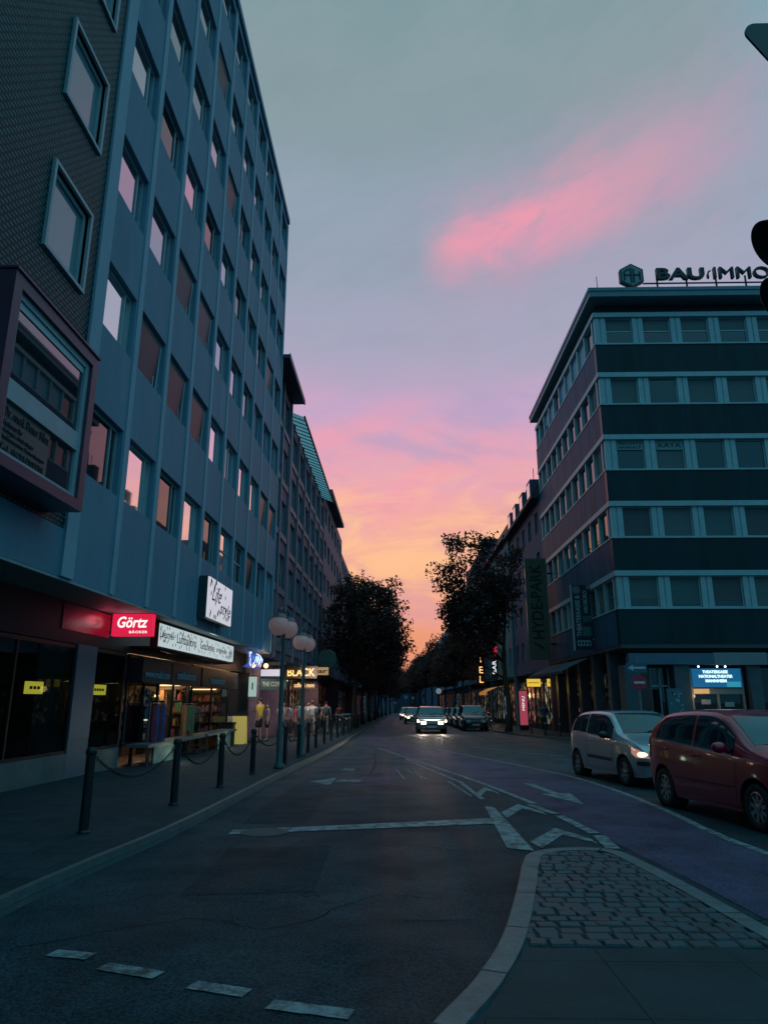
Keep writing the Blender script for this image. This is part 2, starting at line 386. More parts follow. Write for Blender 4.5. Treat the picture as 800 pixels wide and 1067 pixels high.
KL = smooth_line([(-3.05, -20), (-3.05, 0), (-3.08, 4), (-3.08, 6), (-3.0, 7.5), (-2.82, 10.2), (-2.72, 18), (-2.5, 29), (-2.4, 60), (-2.2, 120), (-2.2, 258)])
mb = MB(); inn = [(p[0] - .07, p[1]) for p in KL]
strip_mesh(mb, inn, KL, .125); strip_mesh(mb, KL, [(p[0] + .015, p[1]) for p in KL], .06)
mb.grid([[(p[0], p[1], gz(p[1]) + .125), (p[0] + .015, p[1], gz(p[1]) - .01)] for p in KL])
build('kerb', mb, KERB, kind='structure')
mb = MB(); strip_mesh(mb, [(-9.5, p[1]) for p in inn], inn, .12); build('pavement', mb, PAVE, kind='structure')
KR = smooth_line([(70, 29.0), (25, 29.2), (13, 29.6), (10.2, 31), (9.0, 33.5), (8.2, 36.3), (7.3, 40), (6.6, 45), (6.3, 52), (6.3, 90), (6.3, 258)])
inn = offset_line(KR, -.17)
mb = MB(); mb.grid([[(a[0], a[1], gz(a[1]) + .125), (b[0], b[1], gz(b[1]) + .125), (b[0], b[1], gz(b[1]) - .01)] for a, b in zip(inn, KR)])
build('kerb', mb, KERB, kind='structure')
mb = MB(); mb.face(*[(p[0], p[1], gz(p[1]) + .12) for p in inn] , (14, 258, gz(258) + .12), (14, 34, gz(34) + .12), (70, 34, gz(34) + .12))
build('pavement', mb, PAVE, kind='structure')

# traffic island with granite kerb, cobbles and slabs
ISL = [(-.55, -5), (-.5, 0), (-.36, 2.2), (-.1, 3.2), (.12, 3.81), (.38, 4.38), (.64, 5.14), (.91, 6.26), (1.16, 7.4), (1.3, 7.85), (1.6, 8.12), (2.0, 8.18), (2.28, 8.0), (2.38, 7.4), (2.45, 6.5), (2.5, 5.5), (2.55, 4.4), (2.7, 2), (2.8, -5)]
ISL = smooth_line(ISL, 5)
inI = offset_line(ISL, -.17)
mb = MB()
rows = [[(a[0], a[1], gz(a[1]) - .01), (a[0] + (b[0] - a[0]) * .06, a[1] + (b[1] - a[1]) * .06, gz(a[1]) + .105), (a[0] + (b[0] - a[0]) * .15, a[1] + (b[1] - a[1]) * .15, gz(a[1]) + .122), (b[0], b[1], gz(b[1]) + .122), (b[0], b[1], gz(b[1]) + .0)] for a, b in zip(ISL, inI)]
acc = 0.0; seg = [rows[0]]
for i in range(1, len(rows)):     # individual kerb stones with open joints
    seg.append(rows[i]); acc += (Vector(rows[i][0]) - Vector(rows[i - 1][0])).length
    if acc > .75:
        mb.grid(seg); acc = 0
        sh = (Vector(rows[min(i + 1, len(rows) - 1)][0]) - Vector(rows[i][0]))
        sh = sh.normalized() * .012 if sh.length > 1e-6 else Vector((0, 0, 0))
        seg = [[tuple(Vector(p) + sh) for p in rows[i]]]
if len(seg) > 1: mb.grid(seg)
build('island_kerb', mb, mat('granite_kerb', (.075, .12, .13), .5, var=.4, scale=7, bump=.5, bscale=60), kind='structure')
mb = MB(); mb.face(*[(p[0], p[1], gz(p[1]) + .098) for p in inI]); build('island_bed', mb, mat('joint_sand', (.022, .046, .055), .95), kind='structure')
from mathutils.geometry import intersect_point_line
def inside(p, poly):
    c = False; n = len(poly)
    for i in range(n):
        a, b = poly[i], poly[(i + 1) % n]
        if (a[1] > p[1]) != (b[1] > p[1]) and p[0] < (b[0] - a[0]) * (p[1] - a[1]) / (b[1] - a[1]) + a[0]: c = not c
    return c
rc = random.Random(3)
def stone(mb, cx, cy, w, d, h, top):
    j = lambda s: rc.uniform(-s, s)
    q = [(cx - w + j(.012), cy - d + j(.012)), (cx + w + j(.012), cy - d + j(.012)), (cx + w + j(.012), cy + d + j(.012)), (cx - w + j(.012), cy + d + j(.012))]
    z = gz(cy) + top + j(.004); s1 = .86
    low = [(x, y, gz(cy) + .06) for x, y in q]; mid = [(x, y, z - .014) for x, y in q]
    up = [(cx + (x - cx) * s1, cy + (y - cy) * s1, z + j(.002)) for x, y in q]
    b = len(mb.v); mb.v += low + mid + up
    for i in range(4):
        k = (i + 1) % 4
        mb.f += [(b + i, b + k, b + 4 + k, b + 4 + i), (b + 4 + i, b + 4 + k, b + 8 + k, b + 8 + i)]; mb.m += [0, 0]
    mb.f.append((b + 8, b + 9, b + 10, b + 11)); mb.m.append(0)
mb = MB(); y = 4.98; r = 0
while y < 8.1:
    d = rc.uniform(.055, .07); x = .3 + rc.uniform(0, .12)
    while x < 2.62:
        w = rc.uniform(.05, .09)
        cx, cy = x + w, y + d + .02 * math.sin(x * 3 + r)
        if sum(inside((cx + a * w * .8, cy + b * d * .8), inI) for a in (-1, 1) for b in (-1, 1)) >= 2: stone(mb, cx, cy, w, d, .1, .116)
        x += 2 * w + .010
    y += 2 * d + .010; r += 1
build('island_cobbles', mb, mat('cobble_granite', (.034, .066, .078), .5, spec=.3, var=.4, scale=5, bump=.5, bscale=70, rvar=.15), kind='structure')
slabs = MB(); y = -4.9
while y < 4.85:
    d = min(.8, 4.93 - y); x0 = [i for i in np.arange(-.4, 2.7, .02)]
    x = -.4
    while x < 2.7:
        # clip slab to the island outline by sampling
        def edge(yy):
            xs = [q for q in x0 if inside((q, yy), inI)]
            return (min(xs), max(xs)) if xs else None
        e0, e1 = edge(y + .004), edge(y + d - .006)
        if e0 and e1:
            a0, b0 = max(x, e0[0]), min(x + .8, e0[1]); a1, b1 = max(x, e1[0]), min(x + .8, e1[1])
            if b0 - a0 > .03 and b1 - a1 > .03:
                P = [(a0, y + .002), (b0 - .004, y + .002), (b1 - .004, y + d - .002), (a1, y + d - .002)]
                dz = .111 + rc.uniform(-.001, .001)
                slabs.prism(P, lambda p: gz(p[1]) + .09, lambda p, dz=dz: gz(p[1]) + dz)
        x += .8
    y += .8
build('island_slabs', slabs, mat('island_slab', (.022, .043, .051), .65, spec=.15, var=.3, scale=2.5, bump=.35, bscale=80), kind='structure')

# cycle lane and painted markings
OUT = smooth_line([(5.0, 2), (4.35, 6.5), (4.05, 8.5), (4.02, 9.9), (4.14, 11.6), (4.2, 14.3), (4.02, 17.2), (3.6, 19.5), (2.6, 23.8), (.95, 30.7), (-.4, 37.1), (-.9, 44), (-1.0, 60), (-1.0, 150)])
INR = smooth_line([(2.9, 2), (2.75, 6.5), (2.58, 8.8), (2.55, 9.9), (2.45, 11.2), (2.2, 12.9), (1.95, 14.6), (1.55, 17.0), (.4, 22.9), (-.85, 29.3), (-1.7, 33.5), (-2.0, 44), (-2.1, 60), (-1.95, 150)])
mb = MB(); strip_mesh(mb, INR, OUT, .004); build('cycle_lane', mb, BIKE, kind='structure')
mk = MB()
def line(P, w, dz=.008): strip_mesh(mk, offset_line(P, w / 2), offset_line(P, -w / 2), dz)
i0 = next(i for i, p in enumerate(OUT) if p[1] > 30)
line([p for p in OUT if 5 < p[1] < 31], .12)
line([p for p in INR if 12.6 < p[1] < 30], .12)
def poly(*P, dz=.008): mk.face(*[(p[0], p[1], gz(p[1]) + dz) for p in P])
poly((-2.18, 9.58), (1.3, 10.5), (1.33, 11.0), (-2.18, 9.9))                                   # stop line
poly((1.22, 8.75), (1.5, 8.6), (1.52, 12.2), (1.38, 12.3))                                     # bar beside the island
line([(2.42, 8.75), (2.5, 9.6)], .16); line([(2.48, 9.75), (2.36, 11.3)], .14); line([(2.35, 11.45), (2.15, 12.5)], .13)
poly((1.62, 8.75), (2.05, 9.65), (2.33, 9.05), (2.33, 9.4), (2.06, 10.15), (1.55, 9.15))        # chevrons
poly((1.55, 11.0), (1.95, 12.05), (2.2, 11.35), (2.2, 11.75), (1.96, 12.55), (1.55, 11.6))
poly((1.45, 13.6), (1.7, 14.6), (1.85, 13.9), (1.85, 14.3), (1.72, 15.2), (1.45, 14.2))
line([(1.45, 13.2), (1.3, 16.2), (.75, 19.5), (.2, 23.2)], .09)
line([(.35, 19.6), (.5, 16.9)], .05); line([(.15, 19.3), (.62, 16.8)], .05); line([(1.05, 16.4), (1.3, 13.6)], .05)
line([(-.1, 19.5), (.1, 16.8)], .04)
poly((2.62, 15.9), (2.8, 15.85), (2.98, 14.1), (3.2, 14.15), (3.05, 12.55), (2.62, 14.0), (2.82, 14.05))   # arrow
poly((-1.95, 16.2), (-1.45, 15.4), (-1.45, 17.1)); poly((-1.4, 16.15), (-.85, 16.1), (-.85, 16.6), (-1.4, 16.6)); poly((-1.5, 18.9), (-1.15, 18.9), (-1.2, 19.6), (-1.45, 19.6))
for a in ((-2.28, 5.12, -1.99, 5.06), (-1.85, 4.89, -1.45, 4.74), (-1.21, 4.60, -.86, 4.48), (-.71, 4.33, -.26, 4.21)):
    ax, ay, bx, by = a; tx, ty = bx - ax, by - ay; L_ = math.hypot(tx, ty); nx, ny = -ty / L_ * .062, tx / L_ * .062
    n = 9; top = [(ax + tx * i / n + nx + rc.uniform(-.004, .004), ay + ty * i / n + ny + rc.uniform(-.004, .004)) for i in range(n + 1)]
    bot = [(ax + tx * i / n - nx + rc.uniform(-.004, .004), ay + ty * i / n - ny + rc.uniform(-.004, .004)) for i in range(n, -1, -1)]
    poly(*(bot[::-1] + top[::-1]))
for p in ((3.0, 30.3, 4.2, 27.2), (4.3, 27.0, 5.4, 24.3), (2.5, 40, 2.5, 44), (2.5, 50, 2.5, 54), (2.5, 62, 2.5, 66), (2.5, 76, 2.5, 80), (4.8, 23.6, 5.9, 21.5), (2.2, 34.5, 3.4, 33.6), (3.6, 35.4, 5.0, 34.2)): line([(p[0], p[1]), (p[2], p[3])], .14)
line([(.95, 30.9), (.75, 34), (.7, 38)], .05)
build('road_markings', mk, WHITE, kind='structure')
mb = MB(); poly_ = [(-1.0, 15.2), (-.25, 15.6), (-.05, 18.6), (.0, 21), (-.25, 19), (-.5, 16.9), (-1.05, 16.9)]
mb.face(*[(p[0], p[1], gz(p[1]) + .004) for p in poly_]); build('road_patch', mb, BIKE, kind='structure')
# bitumen seams and a drain cover in the carriageway
mb = MB()
for P in ([(-2.2, 11.6), (-.6, 12.2), (1.0, 12.0)], [(-1.9, 13.4), (.2, 13.9), (1.2, 13.7)], [(-.7, 17.5), (-.72, 22), (-.9, 26)]):
    S = smooth_line(P, 8); S = [(a + rc.uniform(-.02, .02), b + rc.uniform(-.02, .02)) for a, b in S]
    strip_mesh(mb, offset_line(S, .03), offset_line(S, -.03), .003)
build('road_seams', mb, mat('bitumen', (.008, .014, .018), .6, var=.2, spec=.2), kind='structure')
PATCHM = asphalt('asphalt_patch', (.009, .029, .039), .06); PATCHL = asphalt('asphalt_patch_pale', (.015, .042, .054), .08)
for P_, m_ in (([(-1.9, 6.6), (-.75, 6.75), (-.8, 8.9), (-1.95, 8.7)], PATCHM), ([(-.3, 12.4), (1.1, 12.5), (1.05, 13.6), (-.35, 13.5)], PATCHL), ([(-2.2, 10.4), (-1.3, 10.6), (-1.35, 14.8), (-2.2, 14.8)], PATCHM), ([(.0, 5.9), (.55, 5.95), (.75, 9.9), (.2, 9.8)], PATCHL)):
    build('road_patch', (lambda q: (q.face(*[(p[0], p[1], gz(p[1]) + .0025) for p in P_]), q)[1])(MB()), m_, kind='structure', recalc=False)
mb = MB()
for P_ in ([(-2.6, 5.2), (-1.6, 5.9), (-.9, 5.7), (-.2, 6.6), (.3, 6.5)], [(-1.2, 9.2), (-.6, 8.6), (.1, 8.9), (.8, 8.4)], [(1.9, 5.2), (2.9, 6.1), (3.6, 6.0)]):
    S = smooth_line(P_, 10); S = [(a + rc.uniform(-.025, .025), b + rc.uniform(-.025, .025)) for a, b in S]; strip_mesh(mb, offset_line(S, .0035), offset_line(S, -.0035), .0055)
build('road_cracks', mb, mat('crack_dark', (.004, .008, .010), .9, spec=0), kind='structure')
mb = MB(); mb.lathe([(.0, .006), (.29, .006), (.31, .002)], (-1.75, 9.75, gz(9.75) + .006), n=24)
tag(build('manhole_cover', mb, mat('cast_iron', (.04, .07, .075), .6, spec=.2, bump=.6, bscale=40), loc=(-1.75, 9.75, gz(9.75))), 'round iron manhole cover set across the white stop line', 'manhole cover')

# ------------------------------------------------------------------ buildings
def facade(mb, F, u0, u1, z0, z1, ops, depth, shell=None):
    us = sorted({u0, u1, *[o[0] for o in ops], *[o[1] for o in ops]}); zs = sorted({z0, z1, *[o[2] for o in ops], *[o[3] for o in ops]})
    us = [u for u in us if u0 - 1e-6 <= u <= u1 + 1e-6]; zs = [z for z in zs if z0 - 1e-6 <= z <= z1 + 1e-6]
    o, U, Nn = F
    def p(u, n, z): return (o[0] + U[0] * u + Nn[0] * n, o[1] + U[1] * u + Nn[1] * n, z)
    opn = [(a, b, c, d) for a, b, c, d in ops]
    for j in range(len(zs) - 1):
        run = None; zc = (zs[j] + zs[j + 1]) / 2
        row = [q for q in opn if q[2] < zc < q[3]]
        for i in range(len(us) - 1):
            uc = (us[i] + us[i + 1]) / 2
            hole = any(q[0] < uc < q[1] for q in row)
            if not hole:
                if run is None: run = us[i]
            if hole and run is not None: mb.uquad(F, run, us[i], 0, zs[j], zs[j + 1]); run = None
        if run is not None: mb.uquad(F, run, us[-1], 0, zs[j], zs[j + 1])
    for a, b, c, d in opn:
        mb.face(p(a, 0, c), p(a, -depth, c), p(a, -depth, d), p(a, 0, d)); mb.face(p(b, 0, c), p(b, -depth, c), p(b, -depth, d), p(b, 0, d))
        mb.face(p(a, 0, c), p(b, 0, c), p(b, -depth, c), p(a, -depth, c)); mb.face(p(a, 0, d), p(b, 0, d), p(b, -depth, d), p(a, -depth, d))
    if shell:
        e = depth + .02
        for u in (u0, u1): mb.face(p(u, 0, z0), p(u, -e, z0), p(u, -e, z1), p(u, 0, z1))
        for z in (z0, z1): mb.face(p(u0, 0, z), p(u1, 0, z), p(u1, -e, z), p(u0, -e, z))
        mb.ubox(F, u0, u1, -shell, -e, z0, z1)
def window(par, F, u0, u1, z0, z1, depth, fm, gm, fw=.07, mull=(), rails=(), tilt=0.0, blind=0.0, bm_=None, pane=True):
    e = .004; u0 += e; u1 -= e; z0 += e; z1 -= e
    f = MB(); n0, n1 = -depth + .01, -depth + .07
    f.ubox(F, u0, u1, n0, n1, z0, z0 + fw); f.ubox(F, u0, u1, n0, n1, z1 - fw, z1)
    f.ubox(F, u0, u0 + fw, n0, n1, z0 + fw, z1 - fw); f.ubox(F, u1 - fw, u1, n0, n1, z0 + fw, z1 - fw)
    for m in mull: f.ubox(F, u0 + (u1 - u0) * m - .03, u0 + (u1 - u0) * m + .03, n0, n1 - .005, z0 + fw, z1 - fw)
    for m in rails: f.ubox(F, u0 + fw, u1 - fw, n0, n1 - .01, z0 + (z1 - z0) * m - .03, z0 + (z1 - z0) * m + .03)
    w = build('window', f, fm, par)
    if not pane: return w
    p = MB(); a, b, c, d = u0 + fw, u1 - fw, z0 + fw, z1 - fw
    if blind > 0 and bm_ is not None:
        q = MB(); zb = d - (d - c) * blind
        q.ubox(F, a, b, n0 + .012, n0 + .03, zb, d); build('blind', q, bm_, w); d = zb  # blinds, and the painted sky reflections of the corner block
        if blind > .97: return w
    o, U, Nn = F
    def pt(u, n, z): return (o[0] + U[0] * u + Nn[0] * n, o[1] + U[1] * u + Nn[1] * n, z)
    tl = (d - c) * math.tan(rad(tilt)); j = rnd.uniform(-.004, .004)
    A = [pt(a, n0 + .02, c), pt(b, n0 + .02 + j, c), pt(b, n0 + .02 - tl + j, d), pt(a, n0 + .02 - tl, d)]
    if tilt:     # an inward-tilted sash, with its own slim frame, in front of the dark room
        p.mi = 1; p.uquad(F, a, b, n0 - .0, c, d); p.mi = 0
        Bx = [pt(a + .06, n0 + .035, c + .02), pt(b - .06, n0 + .035, c + .02), pt(b - .06, n0 + .035 + tl * .45, d - .08), pt(a + .06, n0 + .035 + tl * .45, d - .08)]
        p.face(*Bx)
        p.mi = 2
        for i in range(4): p.tube([Bx[i], Bx[(i + 1) % 4]], .025, 4)
        build('pane', p, [gm, DARK, fm], w)
    else:
        p.face(*A); build('pane', p, gm, w)
    return w

TILE = bpy.data.materials.new('shingle_tiles'); TILE.use_nodes = True
def _tile():
    nt = TILE.node_tree; L = nt.links.new; b = nt.nodes['Principled BSDF']; b.inputs['Roughness'].default_value = .5; b.inputs['Specular IOR Level'].default_value = .15
    tc = nt.nodes.new('ShaderNodeTexCoord'); sp = nt.nodes.new('ShaderNodeSeparateXYZ'); L(tc.outputs['Object'], sp.inputs[0])
    cb = nt.nodes.new('ShaderNodeCombineXYZ'); L(sp.outputs[1], cb.inputs[0]); L(sp.outputs[2], cb.inputs[1])
    br = nt.nodes.new('ShaderNodeTexBrick'); br.inputs['Scale'].default_value = 1.0; br.inputs['Brick Width'].default_value = .145; br.inputs['Row Height'].default_value = .082
    br.inputs['Mortar Size'].default_value = .026; br.inputs['Mortar Smooth'].default_value = .35
    br.inputs['Color1'].default_value = (.03, .165, .185, 1); br.inputs['Color2'].default_value = (.018, .115, .13, 1); br.inputs['Mortar'].default_value = (.008, .022, .026, 1)
    L(cb.outputs[0], br.inputs['Vector']); L(br.outputs['Color'], b.inputs['Base Color'])
    bp = nt.nodes.new('ShaderNodeBump'); bp.invert = True; bp.inputs['Strength'].default_value = .9; bp.inputs['Distance'].default_value = .03; L(br.outputs['Fac'], bp.inputs['Height']); L(bp.outputs[0], b.inputs['Normal'])
_tile()

XL = -5.9; FL = ((XL, 0, 0), (0, 1, 0), (1, 0, 0))
Y0, Y1, SEAM, ROOF, BOT = -8.0, 32.6, 11.9, 26.75, 3.62
office = thing('office_building', 'tall blue grey office block with a shingled bay and shops on its ground floor', 'building', (XL - 5, 12, gz(12)))
ops = []; wins = []
edges = [12.15 + 2.045 * i for i in range(11)]
SILLS = [5.68 + 3.165 * r for r in range(7)]
for r, zs in enumerate(SILLS):
    for c in range(10):
        a = (edges[c] + .2, edges[c + 1] - .2, zs, zs + 1.46); ops.append(a); wins.append((r, c, a))
mb = MB(); facade(mb, FL, SEAM, Y1, BOT, ROOF, ops, .3, shell=12)
mb.ubox(FL, SEAM + .01, Y1 - .01, .0, .10, ROOF - .28, ROOF + .02)
mb.ubox(FL, Y0, SEAM, -.06, .004, BOT, 4.46)
build('wall', mb, PANELS, office)
ops2 = []
for zs in [8.93 + 3.1 * r for r in range(6)]:
    for ua in (10.02, 4.2): ops2.append((ua, ua + 1.37, zs, zs + 1.58))
mb = MB(); facade(mb, FL, Y0, SEAM, 4.46, ROOF, ops2, .16, shell=12); build('shingle_wall', mb, TILE, office)
mb = MB(); mb.ubox(FL, SEAM + .002, SEAM + .46, .0, .05, BOT + .01, ROOF - .3); build('pilaster', mb, PILAST, office)
for i in range(1, 11):
    mb = MB(); mb.ubox(FL, edges[i] - .12, edges[i] + .12, .001, .022, BOT + .01, ROOF - .3); build('pilaster', mb, PILAST, office)
DRAW = mat('curtain_cloth', (.22, .30, .33), .8, var=.15, scale=4)
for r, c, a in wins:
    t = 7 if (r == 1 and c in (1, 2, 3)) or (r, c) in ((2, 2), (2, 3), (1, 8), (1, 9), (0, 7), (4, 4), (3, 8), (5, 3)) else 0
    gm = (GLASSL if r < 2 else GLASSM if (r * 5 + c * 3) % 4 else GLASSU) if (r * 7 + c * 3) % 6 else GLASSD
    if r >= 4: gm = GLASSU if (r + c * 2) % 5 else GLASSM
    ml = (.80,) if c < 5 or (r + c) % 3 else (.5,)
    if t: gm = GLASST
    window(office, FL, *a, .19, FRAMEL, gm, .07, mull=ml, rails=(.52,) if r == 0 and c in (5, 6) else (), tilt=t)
GLASSB = glass('soft_glass', (.16, .26, .30), ior=1.9, rough=.08, wav=.02)
for a in ops2:
    w = window(office, FL, *a, .12, FRAMEL, GLASSB, .10)
    s_ = MB()
    for q in ((a[0] - .07, a[1] + .07, a[3], a[3] + .07), (a[0] - .07, a[1] + .07, a[2] - .07, a[2]), (a[0] - .07, a[0], a[2], a[3]), (a[1], a[1] + .07, a[2], a[3])):
        s_.ubox(FL, q[0], q[1], -.05, .06, q[2], q[3])
    build('surround', s_, FRAMEL, w)
# bay window: a deep plum box on the shingled wall
PLUM = mat('plum_metal', (.11, .042, .075), .4, var=.1, scale=3)
FB = ((-5.3, 0, 0), (0, 1, 0), (1, 0, 0))
mb = MB(); by0, by1, bz0, bz1 = 8.46, 11.22, 4.58, 7.38
mb.ubox(FB, by0, by0 + .2, -.62, .0, bz0, bz1); mb.ubox(FB, by1 - .2, by1, -.62, .0, bz0, bz1)
mb.ubox(FB, by0 + .2, by1 - .2, -.62, .0, bz0, bz0 + .17); mb.ubox(FB, by0 + .2, by1 - .2, -.62, .0, bz1 - .2, bz1)
mb.ubox(FB, by0 - .02, by1 + .03, -.62, .03, bz1 + .001, bz1 + .035)
bay = build('bay_window', mb, PLUM, office)
mb = MB(); g0, g1, h0, h1 = by0 + .204, by1 - .204, bz0 + .174, bz1 - .204
mb.ubox(FB, g0, g1, -.16, -.06, h0, h0 + .07); mb.ubox(FB, g0, g1, -.16, -.06, h1 - .1, h1); mb.ubox(FB, g0, g1, -.16, -.055, 5.56, 5.86)
for q in (h0 + .07, 5.86):
    t_ = 5.56 if q < 5.5 else h1 - .1
    mb.ubox(FB, g0, g0 + .1, -.16, -.06, q, t_); mb.ubox(FB, g1 - .12, g1, -.16, -.06, q, t_)
build('window_frame', mb, FRAMEL, bay)
mb = MB(); mb.ubox(FB, g0 + .1, g1 - .12, -.14, -.11, h0 + .07, 5.56); mb.ubox(FB, g0 + .1, g1 - .12, -.14, -.11, 5.86, h1 - .1)
build('pane', mb, glass('bay_glass', (.01, .02, .025), 2.6, wav=.0), bay)
mb = MB(); mb.ubox(FB, g0 + .12, g1 - .14, -.105, -.09, h1 - .22, h1 - .1); build('blind', mb, mat('blind_white', (.42, .52, .54), .5), bay)
FILM = mat('window_film', (.03, .085, .085), .3, var=.1, scale=4)
mb = MB(); mb.ubox(FB, g0 + .1, g0 + 1.45, -.109, -.105, h0 + .07, 5.56); build('window_film', mb, FILM, bay)
LETD = mat('lettering_dark', (.008, .012, .014), .6)
tx = -5.3 - .1
text('lettering', 'Dr. med. Peter Hirz', bay, (tx, g0 + .78, 5.40), '+X', LETD, w=1.25, h=.13)
text('lettering', 'Facharzt für', bay, (tx, g0 + .42, 5.24), '+X', LETD, w=.5, h=.07)
text('lettering', 'Urologie, Andrologie', bay, (tx, g0 + .58, 5.14), '+X', LETD, w=.85, h=.07)
text('lettering', 'Medikamentöse Tumortherapie', bay, (tx, g0 + .75, 5.04), '+X', LETD, w=1.2, h=.07)
text('lettering', 'Tel. 0621/20279', bay, (tx, g0 + .74, 4.87), '+X', LETD, w=1.2, h=.14)

# ground floor of the office block
SX = -7.0; FS = ((SX, 0, 0), (0, 1, 0), (1, 0, 0))
SOFF = mat('soffit_render', (.28, .34, .36), .6, var=.1)
mb = MB(); mb.ubox(FL, Y0, Y1, -1.098, -.002, BOT - .05, BOT - .002); build('soffit', mb, SOFF, office)
DKP = mat('dark_panel', (.012, .024, .032), .5, spec=.15, var=.2, scale=2)
mb = MB(); mb.ubox(FS, Y0, Y1, -.25, 0, 2.72, BOT - .052); build('fascia', mb, DKP, office)
mb = MB(); mb.ubox(FS, Y0, Y1, -5, -3.0, -.6, 2.72); mb.ubox(FS, Y0, Y0 + .3, -3, 0, -.6, 2.72); mb.ubox(FS, Y1 - .25, Y1, -3, 0.2, -.6, 2.72)
mb.ubox(FS, 18.2, 18.4, -3, -.05, -.6, 2.72); mb.ubox(FS, 24.1, 24.25, -3, -.05, -.6, 2.72)
build('shop_back_wall', mb, mat('shop_interior', (.025, .028, .034), .7, var=.3, scale=2), office)
mb = MB(); mb.grid([[(SX - 3, y, gz(y) + .13), (SX - .02, y, gz(y) + .13)] for y in (Y0, Y1)]); build('shop_floor', mb, mat('shop_tiles', (.06, .06, .06), .35), office)
COLM = mat('column_cladding', (.055, .13, .18), .35, var=.12, scale=1.2)
mb = MB(); mb.ubox(FS, 15.35, 16.35, -.8, .03, .72, 2.72); mb.ubox(FS, 15.35, 16.35, -.8, .02, -.4, .715); build('column', mb, COLM, office)
CG = clear_glass('shop_glass')
BASE = mat('base_panel', (.06, .125, .13), .45, var=.25, scale=2)
def shop_window(y0, y1, zb, zt, mull, base=True):
    f = MB(); n0, n1 = -.06, .0
    f.ubox(FS, y0, y1, n0, n1, zt - .08, zt); f.ubox(FS, y0, y1, n0, n1, zb, zb + .06)
    for u in [y0] + list(mull) + [y1 - .06]: f.ubox(FS, u, u + .06, n0 - .002, n1 + .002, zb + .06, zt - .08)
    w = build('shop_window', f, BLACKM, office)
    g = MB(); g.uquad(FS, y0 + .06, y1 - .06, -.03, zb + .06, zt - .08); build('pane', g, CG, w)
    if base:
        b = MB(); b.grid([[(SX + .02, y, gz(y) + .06), (SX + .02, y, zb - .004)] for y in (y0, y1)]); b.grid([[(SX - .06, y, zb - .004), (SX + .02, y, zb - .004)] for y in (y0, y1)]); build('base_panel', b, BASE, w)
    return w
shop_window(Y0 + .3, 8.0, .48, 2.7, (-4, -1, 2, 5)); shop_window(8.0, 15.34, .46, 2.7, (10.4, 12.9)); shop_window(16.36, 18.2, .42, 2.7, ())
shop_window(18.45, 20.9, .40, 2.7, (19.7,), False); shop_window(20.9, 23.9, .36, 2.7, (22.3,), False); shop_window(24.3, 29.6, .3, 2.7, (26.9,), False)
# transom panels with faint lettering and ledges in front of the windows
mb = MB()
for a, b in ((18.5, 20.85), (20.95, 24.0), (24.2, 29.6)): mb.ubox(FS, a, b, .0, .35, 1.98, 2.6)
build('awning_box', mb, DKP, office)
LETB = mat('lettering_pale_blue', (.12, .32, .38), .6)
text('lettering', 'www.mobil.com', office, (SX + .36, 19.7, 2.2), '+X', LETB, w=2.0)
text('lettering', 'mobiltelecom', office, (SX + .36, 22.4, 2.25), '+X', LETB, w=1.9, bold=.01)
text('lettering', 'mobiltelecom', office, (SX + .36, 26.3, 2.2), '+X', LETB, w=2.0, bold=.01)
text('lettering', 'mobiltelecom', office, (SX + .012, 24.8, 2.92), '+X', LETB, w=2.2, bold=.01)
LEDGE = mat('ledge_stone', (.10, .13, .13), .5, var=.25, scale=3)
for a, b in ((18.6, 24.0), (24.3, 28.6)):
    mb = MB(); mb.ubox(FS, a, b, .02, .62, .36, .44); build('window_ledge', mb, LEDGE, office)
mb = MB()
for a in (18.7, 23.6, 24.4, 28.2): mb.grid([[(SX + .1, a + d, gz(a) + .11), (SX + .1, a + d, .36), (SX + .55, a + d, .36), (SX + .55, a + d, gz(a) + .11)] for d in (0, .25)])
build('ledge_foot', mb, DARK, office)

